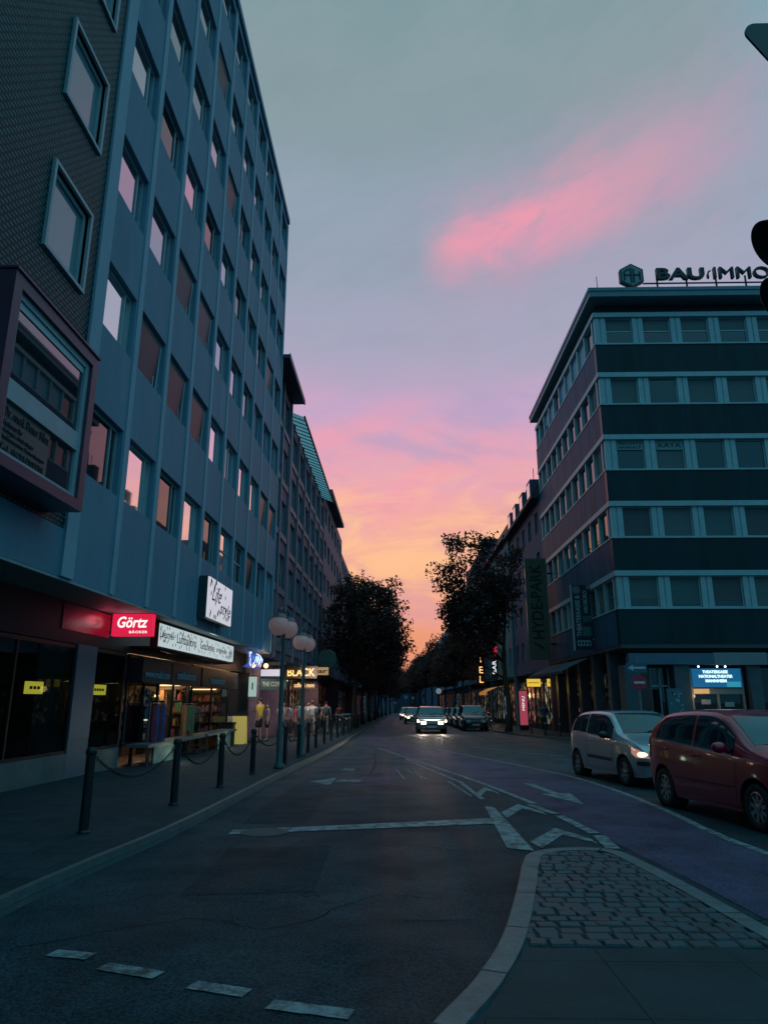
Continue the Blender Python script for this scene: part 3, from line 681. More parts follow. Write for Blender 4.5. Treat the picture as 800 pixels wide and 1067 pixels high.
# ---- lower apartment row on the same side
STONE = mat('plum_brick', (.16, .11, .165), .7, var=.25, scale=3, bump=.2, bscale=30)
BANDL = mat('stone_band', (.20, .19, .24), .6, var=.2, scale=3)
def row_building(name, label, X, side, y0, y1, ztop, rows, bay, wm, fm, gm, z0=3.5, wfrac=.62, wh=1.5, gfn=-1.5, canopy=None, bands=False, mull=(.5,), pane=True, roof=None, first=.9, blinds=0.0):
    F = ((X, 0, 0), (0, 1, 0), (1, 0, 0)) if side > 0 else ((X, 0, 0), (0, 1, 0), (-1, 0, 0))
    yc = (y0 + y1) / 2
    t = thing(name, label, 'building', (X - side * 5, yc, gz(yc)))
    nb = max(1, round((y1 - y0 - .4) / bay)); bw = (y1 - y0 - .4) / nb; fh = (ztop - z0 - .3) / rows
    ops = [(y0 + .2 + bw * (c + .5 - wfrac / 2), y0 + .2 + bw * (c + .5 + wfrac / 2), z0 + first + fh * r, z0 + first + fh * r + wh) for r in range(rows) for c in range(nb)]
    mb = MB(); facade(mb, F, y0, y1, z0, ztop, ops, .22, shell=11)
    mb.ubox(F, y0, y1, -11, gfn - .04, gz(y1) - .3, z0 - .01)
    for yy in (y0, y1 - .25): mb.ubox(F, yy, yy + .25, gfn - .04, -.05, gz(yy) - .3, z0 - .01)
    build('wall', mb, wm, t)
    if bands:
        b = MB()
        for r in range(rows + 1): b.ubox(F, y0 + .02, y1 - .02, .001, .07, z0 + first + fh * r - .42, z0 + first + fh * r - .1) if z0 + first + fh * r < ztop else None
        build('stone_band', b, BANDL, t)
        b = MB()
        for c in range(nb + 1):
            u = y0 + .2 + bw * c; b.ubox(F, u - .13, u + .13, .002, .12, z0 + .1, ztop - .02)
        build('pilaster', b, BANDL, t)
    for o in ops: window(t, F, *o, .18, fm, gm if rnd.random() > .2 else GLASSD, .06, mull=mull, pane=pane)
    if canopy:
        b = MB(); b.ubox(F, y0 + .1, y1 - .1, .0, canopy, z0 - .42, z0 - .28); build('canopy', b, DKP, t)
    return t, F, ops
WARMW = [(1.0, .55, .22), (.9, .75, .5), (.35, .6, .75), (1.0, .35, .3)]
def shop_front(t, F, y0, y1, n, zt, seed, strengths=(.5, .15, .05, .3), gfn=-1.5):
    r = random.Random(seed); w = (y1 - y0) / n
    for i in range(n):
        a, b = y0 + w * i + .12, y0 + w * (i + 1) - .12; g = gz(a)
        f = MB(); f.ubox(F, a, b, gfn, gfn + .09, zt - .12, zt); f.ubox(F, a, b, gfn, gfn + .1, g + .1, g + .5)
        for u in (a, (a + b) / 2 - .03, b - .06): f.ubox(F, u, u + .06, gfn + .001, gfn + .09, g + .5, zt - .12)
        s = build('shop_front', f, BLACKM, t)
        c = WARMW[r.randrange(4)]; k = strengths[r.randrange(len(strengths))]
        p = MB(); p.uquad(F, a + .06, b - .06, gfn + .03, g + .5, zt - .12); build('pane', p, shop_lit(c, k), s)
def shop_lit(c, k):
    nm = 'lit_shop_%d_%d_%d_%d' % (c[0] * 100, c[1] * 100, c[2] * 100, k * 100)
    if nm in MATS: return MATS[nm]
    m = mat(nm, (.015, .018, .02), .12, emit=c, estr=k); nt = m.node_tree; b = nt.nodes['Principled BSDF']; L = nt.links.new
    tc = nt.nodes.new('ShaderNodeTexCoord'); mp = nt.nodes.new('ShaderNodeMapping'); mp.inputs['Scale'].default_value = (1.2, 1.2, 1.5); L(tc.outputs['Object'], mp.inputs[0])
    v = nt.nodes.new('ShaderNodeTexVoronoi'); v.inputs['Scale'].default_value = 1.6; v.distance = 'CHEBYCHEV'; L(mp.outputs[0], v.inputs['Vector'])
    n = nt.nodes.new('ShaderNodeTexNoise'); n.inputs['Scale'].default_value = 1.7; L(mp.outputs[0], n.inputs['Vector'])
    mr = nt.nodes.new('ShaderNodeMapRange'); L(n.outputs['Fac'], mr.inputs[0]); mr.inputs[1].default_value = .5; mr.inputs[2].default_value = .72; mr.inputs[3].default_value = .02 * k; mr.inputs[4].default_value = k * 1.5
    L(mr.outputs[0], b.inputs['Emission Strength'])
    mx = nt.nodes.new('ShaderNodeMix'); mx.data_type = 'RGBA'; mx.inputs[0].default_value = .45; mx.inputs[6].default_value = (*c, 1); L(v.outputs['Color'], mx.inputs[7]); mx.blend_type = 'MULTIPLY'; L(mx.outputs[2], b.inputs['Emission Color'])
    return m
XB = -6.3
CANG = mat('canopy_glass', (.30, .44, .45), .2)
def _can():
    nt = CANG.node_tree; b = nt.nodes['Principled BSDF']; o = nt.nodes['Material Output']; t = nt.nodes.new('ShaderNodeBsdfTranslucent'); t.inputs[0].default_value = (.5, .66, .66, 1)
    x = nt.nodes.new('ShaderNodeMixShader'); x.inputs[0].default_value = .7; nt.links.new(b.outputs[0], x.inputs[1]); nt.links.new(t.outputs[0], x.inputs[2]); nt.links.new(x.outputs[0], o.inputs[0])
_can()
GLASSP = glass('plum_glass', (.03, .035, .05), 2.6, wav=.03)
t2, F2, _ = row_building('apartment_building', 'plum brick building with a deep flat eave adjoining the office block', XB, 1, 32.62, 38.4, 18.5, 5, 2.8, STONE, FRAMEL, GLASSP, bands=True, wfrac=.72, wh=1.75, canopy=1.1, mull=(.33, .66))
mb = MB(); mb.ubox(F2, 32.63, 38.55, -10, .75, 18.55, 18.75); mb.ubox(F2, 32.63, 38.55, .75, .8, 18.5, 18.8); build('eave', mb, mat('eave_board', (.05, .06, .085), .5), t2)
shop_front(t2, F2, 32.8, 38.3, 2, 3.0, 1, (.35, .2))
t3, F3, _ = row_building('apartment_building', 'plum brick building crowned by a slatted glass canopy', XB, 1, 38.42, 57.0, 17.4, 5, 2.85, STONE, FRAMEL, GLASSP, bands=True, wfrac=.72, wh=1.7, canopy=1.1, mull=(.33, .66))
mb = MB(); fr = MB()
for i in range(27):
    y = 38.6 + i * .69
    mb.face((XB - .2, y, 18.15), (XB - .2, y + .55, 18.15), (XB + .75, y + .55, 17.75), (XB + .75, y, 17.75))
    fr.tube([(XB - .3, y + .62, 18.17), (XB + .8, y + .62, 17.72)], .035, 4)
fr.tube([(XB + .78, 38.5, 17.75), (XB + .78, 57.2, 17.75)], .06, 6); fr.tube([(XB - .25, 38.5, 18.2), (XB - .25, 57.2, 18.2)], .06, 6)
for i in range(10): fr.tube([(XB - .1, 38.6 + i * 2.05, 17.2), (XB - .1, 38.6 + i * 2.05, 18.15)], .05, 6)
cn = build('glass_canopy', mb, CANG, t3, recalc=False); build('canopy_frame', fr, BLACKM, cn)
mb = MB(); mb.ubox(F3, 38.5, 57, -9, -1.5, 17.4, 19.4); build('penthouse', mb, STONE, t3)
shop_front(t3, F3, 38.6, 56.8, 6, 3.0, 5, (.3, .12, .05))
t4, F4, _ = row_building('apartment_building', 'dark building with a jutting flat roof behind the street trees', XB, 1, 57.02, 76, 18.6, 5, 2.9, STONE, FRAMEL, GLASSP, canopy=1.0)
mb = MB(); mb.ubox(F4, 57.3, 70, -10, .7, 18.62, 18.95); build('eave', mb, mat('eave_board', (.05, .06, .085), .5), t4)
shop_front(t4, F4, 57.2, 75.8, 5, 3.0, 9, (.3, .1, .05))
t5, F5, _ = row_building('apartment_building', 'plum building with many small windows further down the street', XB, 1, 76.02, 104, 17.2, 5, 2.8, STONE, FRAMEL, GLASSP, canopy=.9, pane=True)
shop_front(t5, F5, 76.2, 103.8, 6, 2.8, 12, (.3, .1, .05))
t6, F6, _ = row_building('apartment_building', 'distant dark building closing the row beyond the far trees', XB, 1, 104.02, 190, 15.5, 4, 4.3, STONE, FRAMEL, GLASSP, pane=True)
shop_front(t6, F6, 105, 189, 10, 2.4, 14, (.4, .1))

# ------------------------------------------------------------------ corner office building across the street
XR, YF, YE, XE = 9.7, 31.3, 46.5, 29.0
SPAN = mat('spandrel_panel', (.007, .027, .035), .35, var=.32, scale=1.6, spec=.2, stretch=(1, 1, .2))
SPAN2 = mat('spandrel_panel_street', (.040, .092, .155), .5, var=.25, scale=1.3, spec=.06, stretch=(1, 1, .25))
MULL = mat('mullion_alu', (.30, .42, .45), .45, var=.1, scale=3)
GR = glass('corner_glass', (.018, .035, .045), 1.75, wav=.03)
BLD = mat('roller_blind', (.10, .13, .135), .7, var=.12, scale=3, stretch=(.3, .3, 8))
BLD2 = mat('roller_blind_teal', (.07, .125, .135), .7, var=.14, scale=3, stretch=(.3, .3, 9)); BLD3 = mat('roller_blind_dusk', (.075, .085, .095), .7, var=.16, scale=3, stretch=(.4, .4, 7))
SKYREF = mat('blind_sky_reflection', (.42, .45, .55), .7, var=.06, scale=3)  # sky reflected in the upper street panes, put into this pale colour
corner = thing('corner_office_building', 'corner office block with dark banded storeys and a flat roof carrying big letters', 'building', (19, 39, gz(39)))
FF = ((0, YF, 0), (1, 0, 0), (0, -1, 0)); FW = ((XR, 0, 0), (0, 1, 0), (-1, 0, 0))
TOPS = [7.15, 10.39, 13.66, 16.87, 20.11]; BOTS = [5.42, 8.64, 11.88, 15.18, 18.37]
LOW = [3.9] + [t + .0 for t in TOPS[:-1]]
mb = MB(); mb.box(XR + .35, XE, YF + .35, YE - .02, 3.6, 20.66); mb.box(11.2, XE, YF + 1.2, YE - .02, -1.0, 3.6)
build('wall', mb, mat('core_wall', (.03, .045, .055), .7), corner)
mb = MB(); mb.box(XR + .01, XE, YF + .01, YE - .02, 3.72, 3.9); build('soffit', mb, mat('arcade_soffit', (.05, .055, .06), .6), corner)
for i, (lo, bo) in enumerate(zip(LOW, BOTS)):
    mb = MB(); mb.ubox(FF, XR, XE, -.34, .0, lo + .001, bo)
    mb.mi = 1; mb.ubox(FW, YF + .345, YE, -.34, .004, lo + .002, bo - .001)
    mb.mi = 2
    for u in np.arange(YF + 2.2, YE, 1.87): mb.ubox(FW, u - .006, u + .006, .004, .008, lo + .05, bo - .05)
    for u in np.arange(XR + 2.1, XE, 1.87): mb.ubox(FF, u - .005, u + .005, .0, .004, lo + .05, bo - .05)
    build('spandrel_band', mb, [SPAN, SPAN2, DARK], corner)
    mb = MB(); mb.ubox(FF, XR - .03, XE, -.3, .07, TOPS[i] - .24, TOPS[i] - .002); mb.ubox(FW, YF + .31, YE, -.3, .03, TOPS[i] - .24, TOPS[i] - .004)
    mb.ubox(FF, XR - .02, XE, -.1, .05, bo + .002, bo + .08); mb.ubox(FW, YF + .11, YE, -.1, .03, bo + .002, bo + .07); build('head_rail', mb, MULL, corner)
def bay_windows(F, edges_, i, front):
    zb, zt = BOTS[i] + .085, TOPS[i] - .245
    for k in range(len(edges_) - 1):
        a, b = edges_[k][1], edges_[k + 1][0]
        r_ = rnd.random(); gmm = GR; bl = 0; bmm = BLD
        if front:
            if i == 4: bl, bmm = .48, BLD
            elif i in (0, 1): bl = (.985, .985, .9, .985, .8, .985)[(k * 2 + i * 3) % 6] if (i, k) != (0, 0) else .72; bmm = (BLD, BLD2, BLD3)[(k + 2 * i) % 3]
            elif (i, k) in ((3, 0), (3, 2), (3, 3)): bl = .985
            elif r_ < .3: bl = .985
        else:
            if i == 4 and 1 < k < 9: bl, bmm = (.3 if k % 3 else .0), SKYREF
            bl = {(4, 2): .97, (4, 3): .97, (4, 4): .97, (4, 6): .97, (4, 7): .6, (3, 2): .0}.get((i, k), 0 if r_ < .6 else .985); bmm = SKYREF if i == 4 else BLD  # top row: pale sheets paint the reflected sky
            if i == 3 and k in (3, 4, 5, 6): bl = 0
        w = window(corner, F, a, b, zb, zt, .2, MULL, gmm, .05, blind=bl, bm_=bmm, rails=(.5,) if front and i == 4 else ())
    for k in range(len(edges_)):
        m = MB(); a, b = edges_[k]; g = .03
        c = (a + b) / 2
        if b - a > .25:
            m.ubox(F, a, c - g, -.2, -.02, zb, zt); m.ubox(F, c + g, b, -.2, -.02, zb, zt); m.ubox(F, c - g, c + g, -.2, -.06, zb, zt)
        else: m.ubox(F, a, b, -.2, -.02, zb, zt)
        build('mullion', m, MULL, corner)
fe = [(XR + .05, 10.28)] + [(11.6 + 1.87 * k, 12.11 + 1.87 * k) for k in range(9)]
we = [(YF + .36, YF + .56)] + [(YF + .36 + 1.51 * k - .09 + .1, YF + .36 + 1.51 * k + .16) for k in range(1, 10)] + [(YE - .2, YE - .02)]
for i in range(5):
    bay_windows(FF, fe, i, True); bay_windows(FW, we, i, False)
mb = MB(); mb.box(XR + .25, XE, YF + .25, YE, 20.112, 20.68); build('attic_band', mb, mat('attic_dark', (.014, .016, .02), .5), corner)
mb = MB(); mb.box(XR - .26, XE + .3, YF - .6, YE + .5, 20.69, 21.0); mb.box(XR - .30, XE + .3, YF - .64, YE + .52, 20.98, 21.16)
build('roof', mb, mat('roof_edge_metal', (.10, .19, .22), .45, var=.12, scale=2), corner)
# ground floor: fascia, entrance, doors
mb = MB(); mb.ubox(FF, 9.95, 13.6, -.3, .1, 3.02, 3.5); mb.mi = 1; mb.ubox(FF, 13.605, 15.85, -.3, .12, 3.0, 3.52); mb.mi = 0; mb.ubox(FF, 15.86, XE, -.3, .1, 3.0, 3.5)
build('fascia', mb, [mat('fascia_blue', (.07, .13, .19), .4, var=.1), mat('fascia_grey', (.22, .22, .24), .4, var=.1)], corner)
COLS = mat('column_stone', (.06, .085, .10), .5, var=.2, scale=3)
for a, b in ((9.75, 10.3), (11.9, 12.55), (15.1, 15.6), (17.4, 18), (21, 21.6), (25, 25.6)): mb = MB(); mb.ubox(FF, a, b, -.9, -.05, -.6, 3.0); build('column', mb, COLS, corner)
for y in (33.6, 36.4, 39.2, 42.0, 44.8): mb = MB(); mb.ubox(FW, y, y + .5, -.6, -.1, -.8, 3.72); build('column', mb, COLS, corner)
for a, b in ((10.3, 11.9), (15.6, 17.4), (18, 21), (21.6, 25)): mb = MB(); mb.ubox(FF, a, b, -.8, -.75, -.3, 2.9); build('shop_glazing', mb, GLASSD, corner)
mb = MB()
for a in (11.05, 11.45, 11.85): mb.ubox(FF, a - .03, a + .03, -.74, -.68, -.2, 2.9)
mb.ubox(FF, 10.3, 11.9, -.74, -.68, 2.1, 2.16); build('shop_frame', mb, MULL, corner)
mb = MB(); mb.ubox(FF, 10.12, 11.0, -.6, -.5, -.3, 2.6); door = build('door', mb, mat('door_plum', (.10, .05, .05), .5), corner)
mb = MB(); mb.ubox(FF, 10.9, 10.94, -.5, -.45, .6, 1.1); build('handle', mb, MULL, door)
mb = MB(); mb.ubox(FF, 12.72, 14.9, -.58, -.5, -.3, 2.03); ent = build('entrance', mb, GLASSD, corner)
mb = MB()
for a in (12.66, 14.86): mb.ubox(FF, a, a + .1, -.5, -.38, -.3, 2.9)
for a in (13.78,): mb.ubox(FF, a, a + .1, -.5, -.42, -.3, 1.78)
mb.ubox(FF, 12.76, 14.86, -.5, -.4, 1.78, 2.02); build('door_frame', mb, mat('frame_bronze', (.30, .26, .22), .4), ent)
mb = MB(); mb.ubox(FF, 12.78, 13.45, -.4, -.37, 1.80, 2.0); build('notice', mb, glow('notice_amber', (.75, .42, .16), .8), ent)
mb = MB(); mb.ubox(FF, 13.1, 13.5, -.49, -.47, 1.35, 1.55); mb.ubox(FF, 14.1, 14.5, -.49, -.47, 1.25, 1.45); build('sticker', mb, mat('sticker_grey', (.30, .32, .33), .6), ent)
# screen over the entrance
scr = thing('lit_sign', 'glowing blue theatre box office sign over the glass entrance doors', 'sign', (13.8, YF - .3, 2.0), 'signs on the corner building')
mb = MB(); mb.ubox(FF, 12.77, 14.85, -.4, -.3, 2.06, 2.86); build('panel', mb, glow('screen_blue', (.006, .10, .24), 1.0), scr)
mb = MB(); mb.ubox(FF, 14.2, 14.8, -.3, -.29, 2.08, 2.3); build('poster', mb, glow('screen_cyan', (.03, .26, .36), 1.0), scr)
LW = glow('letter_glow', (.62, .95, 1.0), 1.5)
for s_, z_, w_ in (('THEATERKASSE', 2.71, 1.1), ('NATIONALTHEATER', 2.52, 1.45), ('MANNHEIM', 2.33, .9)): text('lettering', s_, scr, (13.75, YF + .28, z_), '-Y', LW, w=w_, h=.13, bold=.03)
for x in (12.95, 13.75, 14.1):
    t = thing('spot_light', 'small white spot above the blue sign, %s' % {12.95: 'nearest the bronze door post on its near side', 13.75: 'at the middle of the row', 14.1: 'at the far end of the row'}[x], 'lamp', (x, YF + .1, 2.95), 'small spots above the blue sign')
    mb = MB(); mb.tube([(x, YF + .25, 2.97), (x, YF + .05, 2.95)], .015, 6); build('arm', mb, BLACKM, t)
    mb = MB(); mb.ellip((x, YF + .02, 2.93), .045, 8, 6); build('bulb', mb, glow('spot_white', (.9, .95, 1), 3), t)
light('sign_light', 'POINT', (13.0, YF - .1, 1.7), 6, (1, .62, .3), .1)
# lettering on two office windows
FILMW = mat('window_film_pale', (.13, .26, .27), .5)
for k, ss in ((0, ('RECHTS', 'ANWALT')), (1, ('KAYA',))):
    a, b = fe[k][1] + .06, fe[k + 1][0] - .06
    s = thing('window_lettering', 'pale strip reading %s across an office window' % ('of a lawyer in two lines' if k == 0 else 'one short name'), 'sign', ((a + b) / 2, YF, 13.0), 'signs on the corner building')
    mb = MB(); mb.ubox(FF, a, b, -.11, -.1, 12.93, 13.36); build('strip', mb, FILMW, s)
    for j, q in enumerate(ss): text('lettering', q, s, ((a + b) / 2, YF + .095, (13.25 - .2 * j) if k == 0 else 13.15), '-Y', LETD, w=1.05, h=.13 if k == 0 else .22)
# roof sign
rs = thing('roof_sign', 'rooftop sign of big dark letters beside a hexagon emblem', 'sign', (15, YF - .4, 21.16), 'signs on the corner building')
SIGND = mat('sign_dark', (.012, .022, .028), .5); SIGNT = mat('sign_teal', (.14, .27, .29), .5)
def hexp(r, rot=30): return [(math.cos(rad(60 * i + rot)) * r, math.sin(rad(60 * i + rot)) * r) for i in range(6)]
hx, hz, hy = 11.64, 21.9, YF - .52
mb = MB(); P = hexp(.66); b0 = len(mb.v)
mb.face(*[(hx + p, hy, hz + q) for p, q in P]); mb.face(*[(hx + p, hy + .25, hz + q) for p, q in P])
for i in range(6): p, q = P[i], P[(i + 1) % 6]; mb.face((hx + p[0], hy, hz + p[1]), (hx + q[0], hy, hz + q[1]), (hx + q[0], hy + .25, hz + q[1]), (hx + p[0], hy + .25, hz + p[1]))
em = build('emblem', mb, SIGND, rs)
mb = MB(); mb.face(*[(hx + p * .86, hy - .012, hz + q * .86) for p, q in P]); build('emblem_face', mb, SIGNT, em)
mb = MB()
def bar(x0, z0, x1, z1, r=.05): 
    d = Vector((x1 - x0, 0, z1 - z0)); n = Vector((d.z, 0, -d.x)).normalized() * r
    A = Vector((hx + x0, hy - .03, hz + z0)); B = Vector((hx + x1, hy - .03, hz + z1)); mb.face(A - n, B - n, B + n, A + n)
for q in ((-.38, -.28, -.38, .18), (-.38, .18, -.2, .32), (-.2, .32, -.1, .32), (-.05, -.44, -.05, .42), (-.38, 0, -.05, 0), (.08, -.42, .08, .36), (.08, 0, .38, 0), (.38, -.26, .38, .2)): bar(*q)
build('emblem_mark', mb, SIGND, em)
text('lettering', 'BAU', rs, (14.0, YF - .52, 21.9), '-Y', SIGND, w=2.35, h=.62, ext=.10, bold=.03)
mb = MB(); mb.ellip((15.36, YF - .52, 21.78), (.07, .06, .16)); mb.tube([(15.36, YF - .52, 21.85), (15.42, YF - .52, 22.05), (15.52, YF - .52, 22.1)], .045); build('lettering_dot', mb, SIGND, rs)
text('lettering', 'IMMOBILIEN', rs, (18.55, YF - .52, 21.92), '-Y', SIGND, w=5.8, h=.62, ext=.10)
mb = MB(); mb.tube([(12.2, YF - .4, 21.5), (21.6, YF - .4, 21.5)], .045, 6)
for x in np.arange(12.9, 21.6, 1.45): mb.tube([(x, YF - .38, 21.14), (x, YF - .38, 21.9)], .045, 6)
build('support_rail', mb, SIGND, rs)
mb = MB(); mb.tube([(10.7, YF + 2, 21.16), (10.7, YF + 2, 23.5)], .02, 5); mb.tube([(10.7, YF + 2, 21.16), (10.7, YF + 2, 22.1)], .05, 6)
tag(build('antenna', mb, BLACKM, loc=(10.7, YF + 2, 21.16)), 'thin antenna rod rising from the flat roof beside the hexagon emblem', 'antenna')
# vertical signs
OLIVE = mat('olive_board', (.085, .085, .055), .55, var=.15, scale=2)
hp = thing('vertical_sign', 'tall olive vertical sign of a bar, hung on the street side of the corner building', 'sign', (8.7, 44, 3.9), 'signs on the corner building')
mb = MB(); mb.box(8.0, 9.3, 43.9, 44.15, 3.9, 10.2); build('board', mb, OLIVE, hp)
mb = MB()
for a, b in ((7.97, 8.0), (9.3, 9.33)): mb.box(a, b, 43.88, 44.17, 3.88, 10.22)
build('board_edge', mb, mat('edge_sky_lit', (.35, .33, .34), .3, metal=.7), hp)  # street sky light on the side faces put into this pale edge
mb = MB(); mb.box(9.33, 9.7, 43.98, 44.06, 9.2, 9.3); mb.box(9.33, 9.7, 43.98, 44.06, 4.8, 4.9); build('bracket', mb, BLACKM, hp)
text('lettering', 'HYDE-PARK', hp, (8.65, 43.89, 7.45), '-Y', LETD, w=4.7, h=.72, spin=rad(90), ext=.005, bold=.02)
text('lettering', '/', hp, (8.65, 43.89, 4.75), '-Y', LETD, w=.5, h=.6, spin=rad(90), ext=.005)
tk = thing('vertical_sign', 'dark vertical sign with pale lettering and coloured squares for a theatre box office', 'sign', (9.1, 35.5, 3.95), 'signs on the corner building')
mb = MB(); mb.box(8.72, 9.62, 35.4, 35.58, 3.92, 7.15); build('board', mb, mat('sign_navy', (.012, .022, .04), .4, var=.1), tk)
mb = MB(); mb.box(8.68, 8.72, 35.38, 35.6, 3.9, 7.17); mb.box(9.62, 9.7, 35.45, 35.52, 6.6, 6.68); mb.box(9.62, 9.7, 35.45, 35.52, 4.4, 4.48); build('board_edge', mb, mat('edge_pale', (.30, .38, .42), .4), tk)
def flat(name, par, m, x0, x1, y, z0, z1): mb = MB(); mb.box(x0, x1, y - .012, y, z0, z1); return build(name, mb, m, par)
flat('colour_square', tk, mat('sq_teal', (.02, .16, .14), .5), 9.15, 9.55, 35.398, 4.6, 5.05); flat('colour_square', tk, mat('sq_red', (.30, .05, .06), .5), 8.86, 9.13, 35.398, 4.85, 5.2)
flat('colour_square', tk, mat('sq_teal2', (.02, .12, .10), .5), 9.2, 9.6, 35.398, 5.3, 5.6); flat('colour_square', tk, mat('sq_pink', (.35, .14, .18), .5), 9.45, 9.6, 35.398, 6.95, 7.13)
mb = MB(); mb.lathe([(.0, -.012), (.2, -.012), (.2, 0)], (8.95, 35.398, 6.9), 'y', 16); build('emblem', mb, mat('sq_grey', (.14, .18, .16), .5), tk)
LETP = mat('lettering_pale', (.30, .42, .46), .5)
text('lettering', 'THEATERKASSE &', tk, (8.98, 35.385, 5.6), '-Y', LETP, w=2.05, h=.23, spin=rad(90), ext=.003, bold=.02)
text('lettering', 'ABOBÜRO', tk, (9.37, 35.385, 6.3), '-Y', LETP, w=1.15, h=.24, spin=rad(90), ext=.003, bold=.02)
flat('logo_box', tk, LETP, 8.85, 9.5, 35.398, 4.12, 4.38)
for i in range(4): flat('logo_mark', tk, LETD, 8.89 + .155 * i, 8.98 + .155 * i, 35.385, 4.17, 4.33)
# no-entry and one-way signs on a post
ne = thing('traffic_sign', 'round red no entry sign under a one way arrow plate on a post', 'traffic sign', (9.75, 29.7, gz(29.7) + .12))
nx, ny = 9.78, 29.6
mb = MB(); mb.tube([(nx, ny + .06, gz(ny) + .1), (nx, ny + .06, 3.2)], .035, 8); build('pole', mb, mat('galvanised', (.22, .28, .30), .45, metal=.6), ne)
RED = mat('sign_red', (.42, .025, .05), .4); WH = mat('sign_white', (.50, .52, .56), .45)
mb = MB(); mb.lathe([(.0, -.012), (.30, -.012), (.305, 0), (.0, .002)], (nx, ny, 2.22), 'y', 28); d_ = build('disc', mb, RED, ne)
flat('bar', d_, WH, nx - .22, nx + .22, ny - .014, 2.17, 2.27)
flat('plate', ne, mat('sign_blue', (.05, .10, .16), .4), nx - .48, nx + .36, ny, 2.62, 3.0)
mb = MB(); mb.face((nx - .42, ny - .016, 2.81), (nx - .2, ny - .016, 2.93), (nx - .2, ny - .016, 2.85), (nx + .3, ny - .016, 2.85), (nx + .3, ny - .016, 2.77), (nx - .2, ny - .016, 2.77), (nx - .2, ny - .016, 2.69)); build('arrow', mb, WH, ne)
# blue info column with poster
ic = thing('poster_column', 'narrow poster stand with pale graphic beside the brown doorway', 'poster stand', (11.6, 30.7, gz(30.7) + .12))
mb = MB(); mb.box(11.25, 11.95, 30.65, 30.8, gz(30.7) + .12, 2.0); build('board', mb, mat('stand_teal', (.07, .13, .16), .4), ic)
mb = MB(); r2 = random.Random(5)
for i in range(26): x, z = r2.uniform(11.35, 11.8), r2.uniform(.3, 1.85); mb.box(x, x + r2.uniform(.04, .1), 30.632, 30.645, z, z + r2.uniform(.03, .12))
build('graphic', mb, LETP, ic)
# awning, lit yellow signs and shop fronts in the arcade
aw = thing('awning', 'dark cloth awning sloping over the arcade of the corner building', 'awning', (9.0, 41, 3.2), None)
mb = MB(); mb.grid([[(XR - .02, y, 3.62), (8.9, y, 3.28 + .02 * math.sin(y * 2)), (8.3, y, 2.98), (8.3, y, 2.84)] for y in np.arange(36.6, 46.41, .7)]); build('cloth', mb, mat('awning_cloth', (.06, .065, .09), .8, var=.15), aw)
for y in (36.7, 41, 46.3): mb = MB(); mb.tube([(XR, y, 2.9), (8.35, y, 2.9)], .025, 6); build('arm', mb, BLACKM, aw)
YEL = glow('sign_yellow', (.85, .56, .06), .9)
for k, (x, y, z, w_, lab) in enumerate(((8.72, 46.9, 2.6, .86, 'lit yellow hanging sign at the outer end of the awning'), (9.95, 47.4, 2.62, .5, 'smaller lit yellow sign hanging further in under the awning'))):
    s = thing('lit_sign', lab, 'sign', (x, y, z), 'yellow signs under the awning')
    mb = MB(); mb.box(x - w_ / 2, x + w_ / 2, y, y + .15, z - .24, z + .24); build('panel', mb, YEL, s)
    mb = MB(); mb.box(x - w_ / 2 - .03, x + w_ / 2 + .03, y + .02, y + .17, z + .242, z + .29); mb.box(x - .02, x + .02, y + .05, y + .1, z + .29, 3.4); build('frame', mb, BLACKM, s)
    mb = MB(); n = 7 if k == 0 else 4
    for i in range(n): mb.box(x - w_ * .38 + i * w_ * .76 / n, x - w_ * .38 + (i + .6) * w_ * .76 / n, y - .012, y - .002, z - .03, z + .04)
    build('lettering', mb, mat('lettering_brown', (.16, .08, .02), .6), s)
light('sign_light', 'POINT', (8.9, 46.2, 2.2), 10, (1, .72, .2), .2)
CF = ((11.2, 0, 0), (0, 1, 0), (-1, 0, 0))
shop_front(corner, CF, 33, 46.4, 5, 3.0, 21, (.06, .03, .12), gfn=.01)

# ------------------------------------------------------------------ the row beyond the corner block
PLR = mat('plum_render', (.085, .075, .135), .75, var=.12, scale=1.2)
r2_, RF2, _ = row_building('rendered_building', 'plum rendered house with a mansard roof next to the corner block', XR, -1, 46.55, 60, 15.0, 4, 2.7, PLR, FRAMEL, GLASSP, wfrac=.42, wh=1.5, z0=3.4, canopy=None, mull=())
mb = MB(); mb.grid([[(XR - .55, y, 15.0), (XR - .55, y, 15.25), (XR + 1.3, y, 17.9), (XR + 9, y, 18.2)] for y in (46.56, 60)])
for y in (46.56, 60): mb.face((XR - .55, y, 15.0), (XR - .55, y, 15.25), (XR + 1.3, y, 17.9), (XR + 9, y, 18.2), (XR + 9, y, 15))
mb.face((XR - .55, 46.56, 15.0), (XR + 1, 46.56, 15.0), (XR + 1, 60, 15.0), (XR - .55, 60, 15.0))
rf = build('roof', mb, mat('slate', (.05, .045, .06), .7, var=.3, scale=8), r2_)
for y in (49, 52.3, 55.6, 58.4):
    mb = MB(); mb.box(XR - .1, XR + 1.6, y, y + 1.5, 15.5, 17.1); dm = build('dormer', mb, PLR, rf)
    mb = MB(); mb.box(XR - .12, XR - .1, y + .2, y + 1.3, 15.75, 16.9); build('pane', mb, GLASSL, dm)
for y, w_ in ((50.6, .8), (57.2, 1.1)):
    mb = MB(); mb.box(XR + 1.3, XR + 2.2, y, y + w_, 17.0, 19.0); build('chimney', mb, mat('chimney_brick', (.14, .08, .07), .8, var=.3), rf)
mb = MB()
for y, h_ in ((48.2, 20), (49.6, 19.4), (51.8, 20.3), (54, 19.6)): mb.tube([(XR + 1.2, y, 17.3), (XR + 1.2, y, h_)], .03, 5)
build('aerial', mb, BLACKM, rf)
